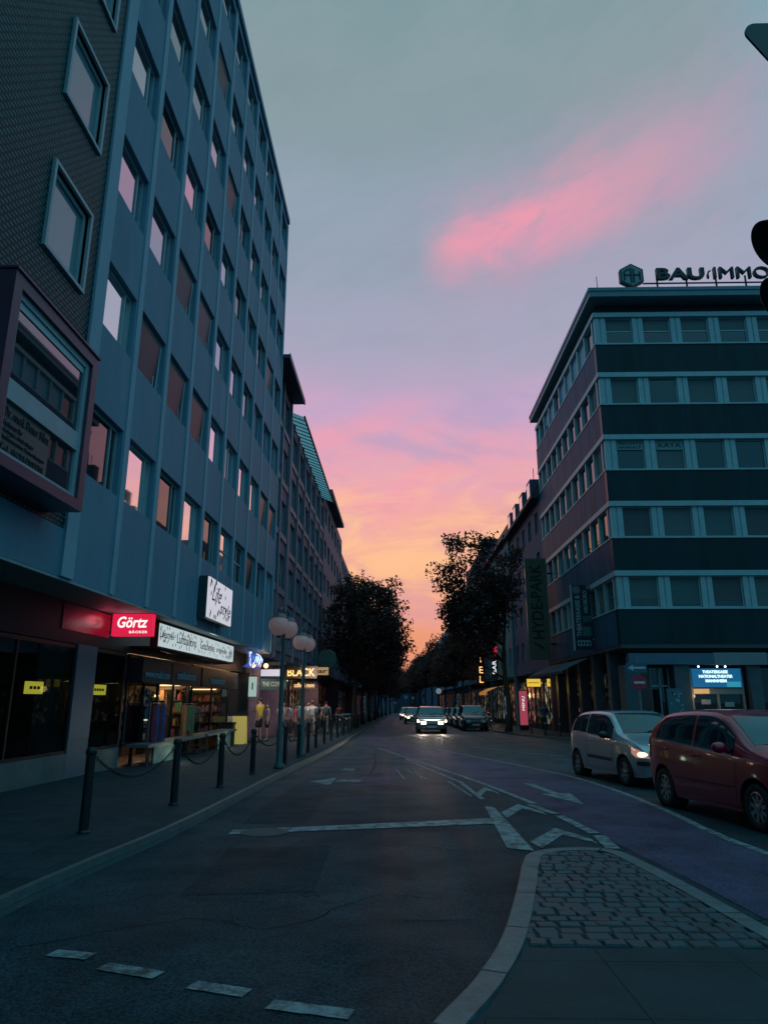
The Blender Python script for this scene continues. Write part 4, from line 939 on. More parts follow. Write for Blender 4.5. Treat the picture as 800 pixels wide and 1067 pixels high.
shop_front(r2_, RF2, 46.7, 59.8, 4, 2.9, 33, (.2, .1, .35), gfn=-.3)
TEAL = mat('teal_render', (.07, .19, .22), .7, var=.12, scale=1.0)
r3_, RF3, _ = row_building('rendered_building', 'teal rendered house behind the big street tree', XR - .15, -1, 60.05, 76, 15.2, 4, 2.6, TEAL, FRAMEL, GLASSP, wfrac=.42, wh=1.5, z0=3.4, mull=())
mb = MB(); mb.box(XR - .6, XR + 9, 60.05, 76, 15.21, 15.5); mb.box(XR + .6, XR + 8, 60.4, 75.6, 15.5, 17.6); build('roof', mb, mat('roof_dark', (.03, .035, .045), .6), r3_)
shop_front(r3_, RF3, 60.2, 75.8, 5, 2.9, 40, (.22, .1, .4), gfn=-.3)
r4_, RF4, _ = row_building('rendered_building', 'tall dark flat roofed block rising behind the street trees', XR, -1, 76.05, 100, 18.8, 5, 2.7, PLR, FRAMEL, GLASSP, mull=())
shop_front(r4_, RF4, 76.2, 99.8, 5, 2.9, 41, (.2, .08), gfn=-.3)
r5_, RF5, _ = row_building('rendered_building', 'furthest grey block on the row, mostly behind trees', XR, -1, 100.05, 190, 15.5, 4, 4.4, PANELS, FRAMEL, GLASSP, mull=())
shop_front(r5_, RF5, 101, 189, 9, 2.6, 43, (.25, .08), gfn=-.3)
# the far end of the street
fe_ = thing('tower_block', 'slim tower block standing at the far end of the street', 'building', (-4.5, 225, gz(225)))
mb = MB(); mb.box(-12, -1.5, 220, 235, -3, 22); build('wall', mb, mat('tower_wall', (.10, .10, .15), .7), fe_)
for i in range(7):
    for j in range(6):
        mb = MB(); mb.box(-11.5 + j * 1.7, -10.5 + j * 1.7, 219.9, 219.98, i * 3 + 1, i * 3 + 2.5); build('window', mb, GLASSP, fe_)

for k, (x0, x1, y_, h_, lab) in enumerate(((-1.3, 6.5, 232, 6.5, 'low dark house closing the end of the street'), (6.6, 16, 228, 12, 'plum house at the far right bend of the street'))):
    t = thing('closing_house', lab, 'building', ((x0 + x1) / 2, y_, gz(y_)))
    mb = MB(); mb.box(x0, x1, y_, y_ + 9, -3.5, h_); build('wall', mb, PLR, t)
    mb = MB(); mb.grid([[(x0 - .3, y_ - .3, h_), (x1 + .3, y_ - .3, h_)], [(x0 - .3, y_ + 4.5, h_ + 3), (x1 + .3, y_ + 4.5, h_ + 3)], [(x0 - .3, y_ + 9.3, h_), (x1 + .3, y_ + 9.3, h_)]]); build('roof', mb, mat('slate', (.05, .045, .06), .7), t)
    for i in range(int((x1 - x0) / 2.2)):
        for j in range(int(h_ / 3)): mb = MB(); mb.box(x0 + .7 + i * 2.2, x0 + 1.7 + i * 2.2, y_ - .06, y_ - .01, -1.2 + j * 3, .3 + j * 3); build('window', mb, GLASSP, t)

# ------------------------------------------------------------------ signs and goods along the near shops
gs = thing('bakery_sign', 'glowing red bakery sign hanging under the office block overhang', 'sign', (-6.4, 17.0, 2.9), 'lit shop signs by the office block')
mb = MB(); mb.box(-6.93, -5.95, 16.92, 17.12, 3.03, 3.56); build('panel', mb, glow('sign_red_glow', (.62, .012, .055), 1.15), gs)
mb = MB(); mb.box(-6.95, -5.93, 16.94, 17.1, 3.562, 3.6); mb.box(-6.99, -6.95, 16.98, 17.06, 3.1, 3.15); mb.box(-6.99, -6.95, 16.98, 17.06, 3.42, 3.47); build('bracket', mb, BLACKM, gs)
LG = glow('letter_white', (1, .93, .9), 1.1)
text('lettering', 'Görtz', gs, (-6.46, 16.915, 3.345), '-Y', LG, w=.74, h=.27, shear=.18, bold=.02, ext=.004)
text('lettering', 'BÄCKER', gs, (-6.28, 16.915, 3.12), '-Y', LG, w=.44, h=.07, ext=.004, space=1.25, bold=.02)
light('sign_light', 'AREA', (-6.45, 16.8, 3.3), .35, (1, .04, .12), .5, rot=(rad(90), 0, rad(180)), parent=gs)
mb = MB(); mb.box(-7.0, -6.985, 14.5, 16.95, 2.98, 3.52); tag(build('sign_panel', mb, mat('red_glow_gloss', (.42, .02, .06), .22), loc=(-7, 15.7, 2.98)), 'glossy fascia panel coloured with the red glow of the bakery sign beside it', 'sign panel', 'lit shop signs by the office block')  # red glow of the bakery sign put into the panel colour
light('sign_glow_fill', 'POINT', (-6.8, 16.3, 3.35), 1.3, (1, .12, .2), .12)  # added lamp, brightens the red panel as the sign's glow
def dotted(par, F, u0, u1, n, z0, z1, cnt, seed, big=1.0, skip=None):
    r = random.Random(seed); mb = MB()
    for i in range(cnt):
        u, z = r.uniform(u0 + .08, u1 - .08), r.uniform(z0 + .06, z1 - .06)
        if skip and skip[0] < u < skip[1] and skip[2] < z < skip[3] and r.random() < .8: continue
        a, b = .035 * big, .06 * big
        o, U, Nn = F
        mb.face(*[(o[0] + Nn[0] * n, u + math.cos(t) * a, z + math.sin(t) * b) for t in np.linspace(0, 2 * math.pi, 9)[:-1]])
    return build('dot_pattern', mb, LETD, par)
ls = thing('shop_sign', 'long white lit band sign with dark dots and lettering over the shop windows', 'sign', (-6.3, 22.7, 2.9), 'lit shop signs by the office block')
FS2 = ((-6.3, 0, 0), (0, 1, 0), (1, 0, 0))
mb = MB(); mb.ubox(FS2, 18.4, 27.0, -.16, 0, 2.93, 3.5); build('panel', mb, glow('sign_white_glow', (.55, .66, .68), .85), ls)
mb = MB(); mb.ubox(FS2, 18.36, 18.398, -.18, .02, 2.9, 3.53); mb.ubox(FS2, 27.002, 27.04, -.18, .02, 2.9, 3.53); mb.ubox(FS2, 18.36, 27.04, -.7, .03, 2.85, 2.898); mb.ubox(FS2, 18.36, 27.04, -.18, .02, 3.502, 3.54); build('frame', mb, BLACKM, ls)
dotted(ls, FS2, 18.4, 27, .004, 2.93, 3.5, 120, 4, .8, (19.9, 26.9, 3.08, 3.36))
text('lettering', 'Lifestyle', ls, (-6.296, 19.1, 3.24), '+X', mat('lettering_violet', (.10, .06, .17), .6), w=1.15, h=.28, shear=.3, ext=.002)
text('lettering', 'Luftballons', ls, (-6.296, 21.0, 3.22), '+X', LETD, w=1.95, h=.27, ext=.002)
text('lettering', 'Geschenke', ls, (-6.296, 23.3, 3.22), '+X', LETD, w=1.75, h=.25, ext=.002)
text('lettering', 'originelle', ls, (-6.296, 25.2, 3.22), '+X', LETD, w=1.5, h=.24, ext=.002)
text('lettering', 'gift', ls, (-6.296, 26.5, 3.2), '+X', mat('lettering_violet', (.10, .06, .17), .6), w=.6, h=.34, shear=.3, ext=.002)
qs = thing('shop_sign', 'square white lit sign with handwritten lettering on the grey facade', 'sign', (-5.8, 22.2, 3.8), 'lit shop signs by the office block')
FQ = ((-5.55, 0, 0), (0, 1, 0), (1, 0, 0))
mb = MB(); mb.ubox(FQ, 20.3, 23.2, -.05, 0, 3.88, 5.06); build('panel', mb, glow('sign_lilac_glow', (.66, .66, .76), .85), qs)
mb = MB(); mb.ubox(FQ, 20.29, 23.21, -.3, -.052, 3.86, 5.08); build('case', mb, mat('sign_case', (.02, .05, .06), .4), qs)
dotted(qs, FQ, 20.3, 23.2, .004, 3.88, 5.06, 46, 8, 1.3, (20.6, 23.0, 4.2, 4.75))
vio = mat('lettering_violet', (.10, .06, .17), .6)
text('lettering', 'Life', qs, (-5.546, 21.15, 4.62), '+X', vio, w=1.05, h=.48, shear=.35, ext=.002)
text('lettering', 'style', qs, (-5.546, 22.35, 4.3), '+X', vio, w=1.35, h=.5, shear=.35, ext=.002)
light('sign_light', 'AREA', (-6.1, 22.7, 3.25), 6, (.85, 1, 1), .8, rot=(0, rad(-70), 0))
# yellow strips behind the shop glass
for k, (a, b, lab) in enumerate(((14.1, 14.7, 'small lit yellow strip behind dark glass, before the blue grey column'), (16.4, 17.9, 'longer lit yellow strip behind dark glass, past the blue grey column'))):
    s = thing('strip_sign', lab, 'sign', (-7.3, (a + b) / 2, 1.75), 'yellow strips behind the shop glass')
    mb = MB(); mb.ubox(FS, a, b, -.4, -.32, 1.66, 1.9); build('panel', mb, glow('strip_yellow', (.62, .55, .05), .7), s)
    mb = MB(); n = int((b - a) / .16)
    for i in range(n): mb.ubox(FS, a + .05 + i * .15, a + .15 + i * .15, -.318, -.31, 1.75, 1.81)
    build('lettering', mb, LETD, s)
    mb = MB(); mb.ubox(FS, a, b, -.41, -.31, 1.902, 1.94); mb.tube([(SX - .36, (a + b) / 2, 1.94), (SX - .36, (a + b) / 2, 2.75)], .015, 5); build('frame', mb, BLACKM, s)
# shop interior: shelves, goods, hanging cloths, warm lamps
GOODS = [(.5, .12, .10), (.12, .25, .45), (.5, .4, .15), (.12, .3, .2), (.45, .42, .4), (.35, .12, .25), (.08, .08, .1), (.4, .22, .1)]
rg = random.Random(11)
def shelf(y, x, label):
    g = gz(y) + .13
    t = thing('display_shelf', label, 'shelf', (x, y, g), 'display shelves in the lit shop')
    mb = MB()
    for z in (.5, .9, 1.3, 1.7): mb.box(x - .25, x + .25, y - .55, y + .55, g + z, g + z + .03)
    for yy in (-.55, .52): mb.box(x - .25, x + .25, y + yy, y + yy + .03, g, g + 1.95)
    build('frame', mb, mat('shelf_wood', (.16, .11, .07), .6), t)
    for z in (.53, .93, 1.33):
        yy = y - .48
        while yy < y + .42:
            w, h_ = rg.uniform(.06, .16), rg.uniform(.12, .3); c = rg.choice(GOODS)
            mb = MB(); mb.box(x - .12, x + .2, yy, yy + w, g + z + .002, g + z + .002 + h_)
            build('boxed_good', mb, mat('good_%d_%d' % (c[0] * 100, c[2] * 100), c, .5), t); yy += w + rg.uniform(.02, .1)
    return t
shelf(21.6, -8.6, 'wooden shelf of colourful goods behind the first lit shop window'); shelf(23.2, -8.4, 'wooden shelf of colourful goods behind the narrow end of the lit window')
shelf(25.4, -8.5, 'wooden shelf of goods nearest the column in the further shop window'); shelf(28.3, -8.5, 'wooden shelf of goods at the far end of the further shop window')
def wall_rack(y, x0, x1, label, seed):
    g = gz(y) + .13; r = random.Random(seed); t = thing('wall_rack', label, 'shelf', ((x0 + x1) / 2, y, g), 'display shelves in the lit shop')
    mb = MB()
    for z in (.45, .85, 1.25, 1.65, 2.02): mb.box(x0, x1, y - .3, y, g + z, g + z + .03)
    mb.box(x0, x1, y - .02, y, g, g + 2.3); build('frame', mb, mat('shelf_wood', (.16, .11, .07), .6), t)
    for z in (.48, .88, 1.28, 1.68):
        x = x0 + .04
        while x < x1 - .12:
            w, h_ = r.uniform(.07, .2), r.uniform(.12, .33); c = r.choice(GOODS); m_ = mat('good_%d_%d' % (c[0] * 100, c[2] * 100), c, .5)
            mb = MB()
            if r.random() < .5: mb.box(x, x + w, y - .27, y - .05, g + z + .002, g + z + .002 + h_)
            else: mb.lathe([(0, 0), (w / 2, .0), (w / 2, h_ * .6), (w / 5, h_ * .8), (w / 5, h_), (0, h_)], (x + w / 2, y - .16, g + z + .002), n=10)
            build('good', mb, m_, t); x += w + r.uniform(.01, .06)
    mb = MB(); mb.box(x0 + .1, x1 - .1, y - .33, y - .29, g + 2.12, g + 2.16); build('light_strip', mb, glow('strip_warm', (1, .62, .28), 3.2), t)
    return t
wall_rack(24.08, -8.9, -7.15, 'tall lit rack of goods on the dividing wall behind the first lit window', 2)
wall_rack(29.4, -9.2, -7.3, 'tall lit rack of goods deep behind the further window', 5)
light('rack_light', 'POINT', (-7.6, 23.2, 2.2), 10, (1, .62, .34), .1); light('rack_light', 'POINT', (-7.7, 28.4, 2.2), 8, (1, .66, .4), .1)
def garment_stand(y0, y1, x, label, cols, seed):
    g = gz(y0) + .12; r = random.Random(seed); t = thing('garment_stand', label, 'clothes rail', (x, (y0 + y1) / 2, g), 'rails of goods outside the shop')
    mb = MB(); mb.tube([(x, y0, g), (x, y0, g + 1.55), (x, y1, g + 1.55), (x, y1, g)], .018, 6); mb.tube([(x - .22, y0, g + .02), (x + .22, y0, g + .02)], .018, 6); mb.tube([(x - .22, y1, g + .02), (x + .22, y1, g + .02)], .018, 6); build('rail', mb, CHROMED, t)
    y = y0 + .12; i = 0
    while y < y1 - .1:
        w, L_ = r.uniform(.16, .24), r.uniform(.7, 1.1); rows = []
        for k in range(7): rows.append([(x + (j / 6 - .5) * w * (1 + .25 * k / 6), y + .02 * math.sin(j * 2.1 + k) + .01 * k * math.sin(j), g + 1.5 - L_ * k / 6) for j in range(7)])
        mb = MB(); mb.grid(rows); mb.grid([[(p[0], p[1] + .02, p[2]) for p in q] for q in rows]); c = cols[i % len(cols)]
        build('garment', mb, mat('garment_%d_%d_%d' % tuple(int(v * 100) for v in c), c, .85), t, smooth=True); y += r.uniform(.1, .17); i += 1
    return t
CHROMED = mat('rail_steel', (.3, .32, .33), .3, metal=.9)
garment_stand(19.5, 20.7, -6.72, 'rail of dark red and blue garments outside the shop window', [(.32, .05, .07), (.30, .06, .12), (.08, .12, .30), (.10, .14, .34)], 3)
garment_stand(22.7, 23.7, -6.76, 'rail of orange and green scarves outside the lit shop window', [(.42, .2, .08), (.12, .24, .16), (.36, .30, .10), (.28, .10, .2)], 8)
for k, (y, x, c, lab) in enumerate(((19.9, -7.35, (.35, .06, .10), 'dark red cloth hanging on a rail in the shop window'), (20.3, -7.3, (.10, .16, .38), 'blue cloth hanging on a rail in the shop window'), (20.6, -7.4, (.25, .12, .3), 'violet cloth hanging beside the blue one in the shop window'), (23.0, -7.4, (.42, .2, .1), 'orange scarf hanging in the lit shop window'), (23.4, -7.45, (.12, .25, .2), 'green scarf hanging in the lit shop window'))):
    g = gz(y) + .5; rows = []
    for i in range(9): rows.append([(x + .03 * math.sin(i * .7 + j * 2.1), y - .13 + .26 * j / 6 + .01 * math.sin(i), 1.85 - (1.85 - g) * i / 8) for j in range(7)])
    mb = MB(); mb.grid(rows); mb.grid([[(p[0] - .02, p[1], p[2]) for p in r] for r in rows])
    tag(build('hanging_cloth', mb, mat('cloth_%d' % k, c, .8), smooth=True, loc=(x, y, g)), lab, 'cloth', 'cloths in the shop window')
mb = MB(); mb.box(-7.5, -7.44, 24.35, 24.75, .5, 1.8); mb.box(-7.44, -7.43, 24.42, 24.68, 1.25, 1.7)
tag(build('display_board', mb, mat('board_green', (.14, .26, .27), .6), loc=(-7.5, 24.5, .5)), 'pale green display board standing between the two shop windows', 'display board')
for k, (x, y) in enumerate(((-8.0, 21.5), (-7.8, 22.5), (-7.9, 23.4), (-8.0, 25.6), (-8, 27.5))):
    t = thing('ceiling_lamp', 'small warm hanging lamp in the shop, number of the row counted from the column: ' + ['first', 'second', 'third', 'fourth', 'fifth'][k], 'lamp', (x, y, 1.9), 'hanging lamps in the shop')
    t['label'] = ['warm hanging shop lamp nearest the blue cloth', 'warm hanging shop lamp over the middle of the first lit window', 'warm hanging shop lamp by the orange scarf', 'warm hanging shop lamp just past the pale display board', 'warm hanging shop lamp deepest along the further window'][k]
    mb = MB(); mb.tube([(x, y, 2.2), (x, y, 2.72)], .01, 4); build('cord', mb, BLACKM, t)
    mb = MB(); mb.lathe([(.03, 2.2), (.12, 2.06), (.11, 2.06), (.02, 2.18)], (x, y, 0), n=12); build('lamp_shade', mb, mat('shade_brass', (.3, .2, .08), .4, metal=.6), t)
    mb = MB(); mb.ellip((x, y, 2.06), .05, 8, 6); build('bulb', mb, glow('bulb_warm', (1, .6, .25), 12), t)
    light('lamp_light', 'POINT', (x, y, 1.95), 24 if k < 3 else 9, (1, .62, .34), .08, parent=t)
# boxes with pale panels under the ledge
for k, (a, b, lab) in enumerate(((19.4, 21.4, 'worn pale stone panel under the near end of the shop ledge'), (26.2, 28.2, 'worn pale stone panel under the far end of the shop ledge'))):
    mb = MB(); mb.grid([[(SX + .5, y, gz(y) + .125), (SX + .5, y, .35)] for y in (a, b)]); mb.grid([[(SX + .44, y, gz(y) + .125), (SX + .44, y, .35)] for y in (a, b)])
    tag(build('stone_panel', mb, mat('worn_panel', (.30, .36, .30), .6, var=.6, scale=4), loc=(SX + .5, (a + b) / 2, gz(a) + .12)), lab, 'panel', 'panels under the shop ledge')
light('ledge_light', 'POINT', (-6.2, 27.0, .2), 4, (.8, 1, .7), .1); light('ledge_light', 'POINT', (-6.1, 20.6, .25), 2.5, (.8, 1, .8), .1)
light('canopy_light', 'AREA', (-6.5, 11.5, 3.5), .35, (.75, 1, .95), 1.2, rot=(0, 0, 0))

# ------------------------------------------------------------------ signs along the apartment row
bl = thing('neon_sign', 'rounded deep blue neon sign with white scribbled strokes at the end of the office block', 'sign', (-6.3, 30.3, 3.0), 'lit shop signs by the office block')
mb = MB(); rows = []
for i in range(9):
    a = math.pi * i / 8; rows.append([(-6.25 + .25 * math.sin(a) + .02, y, 3.15 - .33 * math.cos(a)) for y in (28.3, 31.2)])
mb.grid(rows); build('panel', mb, glow('neon_blue', (.02, .07, .34), .9), bl)
mb = MB(); rs_ = random.Random(9)
for P in ([(28.4, 3.2), (28.7, 3.4), (29.0, 3.38), (29.2, 3.45)], [(28.5, 3.15), (28.7, 2.95), (29.2, 2.88)], [(29.3, 2.95), (29.8, 3.3), (29.9, 3.05), (30.3, 3.35), (30.4, 3.0), (30.8, 3.3), (31.0, 3.1)], [(30.2, 3.42), (30.7, 3.4), (31.1, 3.2)]):
    mb.tube([(-6.25 + .27 * math.sqrt(max(0, 1 - ((z - 3.15) / .34) ** 2)) + .03, y, z) for y, z in smooth_line(P, 5)], .02, 5)
build('neon_stroke', mb, glow('neon_white', (.45, .65, 1), 1.6), bl)
light('sign_light', 'POINT', (-5.7, 29.8, 3.3), 5, (.25, .4, 1), .2)
for k, (x, y, z) in enumerate(((-6.15, 30.2, 2.98), (-6.0, 32.2, 3.02))):
    t = thing('spot_lamp', ['warm orange spot lamp just below the blue neon sign', 'warm orange spot lamp past the corner of the office block'][k], 'lamp', (x, y, z), 'orange spot lamps')
    mb = MB(); mb.tube([(x - .5, y + .1, z + .15), (x - .1, y, z + .05)], .02, 6); build('arm', mb, BLACKM, t)
    mb = MB(); mb.ellip((x, y, z), .10, 10, 8); build('bulb', mb, glow('bulb_orange', (1, .5, .16), 6), t)
    light('lamp_light', 'POINT', (x + .1, y - .1, z - .12), 14, (1, .52, .2), .1, parent=t)
def board(name, label, x, y, z, w, h, m, txt=None, tm=None, th=None, group=None, facing='-Y', t=.1):
    o = thing(name, label, 'sign', (x, y, z - h / 2), group)
    mb = MB(); mb.box(x - w / 2, x + w / 2, y, y + t, z - h / 2, z + h / 2); build('panel', mb, m, o)
    mb = MB(); mb.box(x - w / 2 - .03, x + w / 2 + .03, y + .015, y + t - .015, z + h / 2 + .002, z + h / 2 + .05); mb.box(x - .02, x + .02, y + .03, y + .07, z + h / 2 + .05, z + h / 2 + .3); build('frame', mb, BLACKM, o)
    if txt: text('lettering', txt, o, (x, y - .012, z), '-Y', tm, w=w * .85 if len(txt) > 1 else None, h=th, ext=.004, bold=.02)
    return o
GR2 = 'signs of the shops past the office block'
board('lit_sign', 'blank white lit box sign with a violet stripe under the orange lamps', -5.95, 33.2, 2.75, 1.15, .3, glow('box_white', (.70, .70, .86), .8), group=GR2)
board('shop_sign', 'dark green board with pale lettering below the white box sign', -6.0, 34.3, 2.25, 1.25, .5, mat('board_dkgreen', (.02, .09, .075), .4), 'THE COFFEE', mat('lettering_cream', (.36, .46, .40), .5), .22, GR2)
board('shop_sign', 'brown board with big glowing yellow capital letters', -5.3, 38.6, 2.95, 1.75, .6, mat('board_brown', (.06, .035, .02), .5), 'BLACK', glow('letter_yellow', (1, .66, .2), 1.4), .42, GR2)
board('shop_sign', 'small brown board with lit orange script under the yellow capitals', -5.2, 39.4, 2.3, 1.3, .4, mat('board_brown', (.06, .035, .02), .5), 'coffee & more', glow('letter_orange', (1, .6, .25), 1.2), .24, GR2)
board('lit_sign', 'short lit amber sign beside the yellow capitals', -4.75, 43, 3.2, 1.0, .45, glow('amber_sign', (.6, .38, .16), .6), 'bar', LETD, .25, GR2)
o = board('hanging_sign', 'small tilted white sign hanging over the shop doorway', -6.45, 31.6, 2.1, .34, .85, glow('hang_white', (.42, .60, .56), .7), '1', LETD, .3, GR2)
cr = thing('round_sign', 'round dark green hanging sign over the pavement before the trees', 'sign', (-5.1, 50, 4.2), GR2)
mb = MB(); mb.lathe([(0, -.05), (.66, -.05), (.7, 0), (.66, .05), (0, .05)], (-5.05, 50, 4.25), 'y', 28); build('disc', mb, mat('disc_green', (.03, .10, .085), .45), cr)
text('lettering', 'IRISH PUB', cr, (-5.05, 49.94, 4.25), '-Y', mat('lettering_green', (.08, .22, .18), .5), w=1.0, h=.16)
mb = MB(); mb.tube([(-6.25, 50, 5.2), (-4.5, 50, 5.2)], .03, 6); mb.tube([(-5.05, 50, 5.2), (-5.05, 50, 4.95)], .02, 5); build('bracket', mb, BLACKM, cr)
# A-boards and bin
for k, (x, y, m, lab) in enumerate(((-6.62, 30.2, glow('aboard_yellow_glow', (.5, .42, .12), .45, (.4, .3, .05)), 'yellow pavement board leaning beside the shop door'), (-6.9, 30.4, mat('aboard_white', (.55, .55, .55), .5), 'white pavement board just behind the yellow one'))):  # yellow board is given an added faint glow, it holds no lamp
    g = gz(y) + .12; t = thing('pavement_board', lab, 'sign', (x, y, g), 'pavement boards by the shop door')
    for s_ in (-1, 1):
        mb = MB(); P = [(x - .28, y + s_ * .26, g), (x + .28, y + s_ * .26, g), (x + .28, y + s_ * .03, g + 1.1), (x - .28, y + s_ * .03, g + 1.1)]
        mb.face(*P); mb.face(*[(p[0], p[1] + s_ * .03, p[2]) for p in P])
        for i in range(4): q, r_ = P[i], P[(i + 1) % 4]; mb.face(q, r_, (r_[0], r_[1] + s_ * .03, r_[2]), (q[0], q[1] + s_ * .03, q[2]))
        build('panel', mb, m, t)
    mb = MB(); mb.box(x - .29, x + .29, y - .06, y + .06, g + 1.1, g + 1.13); build('hinge', mb, BLACKM, t)
g = gz(28.9) + .12; t = thing('litter_bin', 'dark square litter bin by the end of the shop ledge', 'bin', (-6.95, 29.1, g))
mb = MB(); mb.prism([(-7.0, 28.9), (-6.6, 28.9), (-6.6, 29.3), (-7.0, 29.3)], g, g + .8); build('body', mb, mat('bin_green', (.015, .035, .035), .5), t)
mb = MB(); mb.prism([(-7.03, 28.87), (-6.57, 28.87), (-6.57, 29.33), (-7.03, 29.33)], g + .802, g + .87); build('lid', mb, BLACKM, t)

# ------------------------------------------------------------------ bollards, chains, lamp posts
bx = [(-3.74, 8.9), (-3.45, 11.4), (-3.36, 13.9), (-3.3, 16.6), (-3.05, 19.6), (-3.02, 22.0), (-3.05, 24.5), (-3.1, 27.2), (-3.1, 30.2), (-3.1, 33.3), (-3.08, 36.4), (-3.05, 39.6), (-3.0, 42.8), (-3.0, 46.0), (-3.0, 49.2), (-2.95, 52.5)]
ordn = ['nearest the camera', 'second', 'third', 'fourth', 'fifth', 'sixth', 'seventh', 'eighth', 'ninth', 'tenth', 'eleventh', 'twelfth', 'thirteenth', 'fourteenth', 'fifteenth', 'furthest']
proto = thing('bollard', '', 'bollard', (0, 0, 0), 'dark bollards along the kerb')
mb = MB(); mb.lathe([(0, 0), (.075, 0), (.075, .02), (.058, .04), (.055, .88), (.0, .88)], (0, 0, 0), n=16); build('post', mb, BLACKM, proto, smooth=False)
mb = MB(); mb.lathe([(.062, .881), (.068, .9), (.068, .93), (.05, .965), (.0, .975)], (0, 0, 0), n=16); mb.tube([(0, -.085, .88), (0, .085, .88)], .014, 6); build('cap', mb, BLACKM, proto)
for i, (x, y) in enumerate(bx):
    b = proto if i == 0 else copy_tree(proto)
    place(b, (x, y, gz(y) + .118), rnd.uniform(-.1, .1), label='slim dark bollard nearest the camera, at the free end of the chain' if i == 0 else ('furthest slim dark bollard of the kerb line, under the trees' if i == 15 else '%s slim dark bollard of the kerb line counted from the camera' % ordn[i]))
for i in range(7):
    (x0, y0), (x1, y1) = bx[i], bx[i + 1]
    A = Vector((x0, y0 + .08, gz(y0) + .99)); B = Vector((x1, y1 - .08, gz(y1) + .99)); n = int((B - A).length / .055); mb = MB()
    for k in range(n):
        t0, t1 = k / n, (k + 1) / n; sag = lambda t: -1.5 * t * (1 - t) * (.9 + .05 * (i % 3))
        p = A.lerp(B, t0) + Vector((0, 0, sag(t0))); q = A.lerp(B, t1) + Vector((0, 0, sag(t1))); d = (q - p); side = d.cross(Vector((0, 0, 1))).normalized() * .017
        if k % 2: side = d.cross(side).normalized() * .017
        p2, q2 = p - d * .15, q + d * .15
        mb.tube([p2, p + d * .1 + side, q - d * .1 + side, q2, q - d * .1 - side, p + d * .1 - side, p2], .006, 4, cap=False)
    tag(build('chain', mb, BLACKM, loc=tuple(A.lerp(B, .5) - Vector((0, 0, .4)))), 'sagging iron chain between the %s bollards from the camera' % ['first and second', 'second and third', 'third and fourth', 'fourth and fifth', 'fifth and sixth', 'sixth and seventh', 'seventh and eighth'][i], 'chain', 'chains between the bollards')
LAMPG = mat('lamp_globe', (.80, .58, .56), .3, var=.10, scale=5, emit=(.62, .36, .34), estr=.10)
def _globe():
    nt = LAMPG.node_tree; b = nt.nodes['Principled BSDF']; o = nt.nodes['Material Output']
    t = nt.nodes.new('ShaderNodeBsdfTranslucent'); t.inputs[0].default_value = (.95, .70, .66, 1); x = nt.nodes.new('ShaderNodeMixShader'); x.inputs[0].default_value = .55
    nt.links.new(b.outputs[0], x.inputs[1]); nt.links.new(t.outputs[0], x.inputs[2]); nt.links.new(x.outputs[0], o.inputs[0])
_globe()
POSTM = mat('lamp_post_paint', (.035, .075, .085), .4, var=.2)
proto = thing('street_lamp', 'street lamp with two pinkish globes, the nearer of the pair', 'street lamp', (0, 0, 0), 'double globe street lamps')
mb = MB(); mb.lathe([(0, 0), (.13, 0), (.13, .05), (.085, .12), (.08, .9), (.06, .95), (.052, 3.4), (.04, 4.05), (.0, 4.08)], (0, 0, 0), n=16); build('pole', mb, POSTM, proto, smooth=True)
for a in (-1, 1):
    mb = MB(); mb.tube([(0, 0, 3.75), (.04 * a, .22 * a, 3.9), (.09 * a, .42 * a, 3.82), (.1 * a, .44 * a, 3.7)], .025, 8); build('arm', mb, POSTM, proto)
    mb = MB(); mb.ellip((.10 * a, .44 * a, 3.43), (.255, .255, .248), 24, 16); gl_ = build('lamp_globe', mb, LAMPG, proto, smooth=True)
    mb = MB(); mb.lathe([(.0, 3.75), (.1, 3.73), (.13, 3.69), (.2, 3.63), (.2, 3.62)], (.10 * a, .44 * a, 0), n=20); mb.lathe([(.0, 3.12), (.06, 3.13), (.07, 3.17)], (.10 * a, .44 * a, 0), n=12); build('cap', mb, POSTM, gl_)
l2 = copy_tree(proto)
place(proto, (-2.96, 18.1, gz(18) + .118), rad(7)); place(l2, (-3.03, 22.7, gz(22.7) + .118), rad(7), label='street lamp with two pinkish globes, the further of the pair')

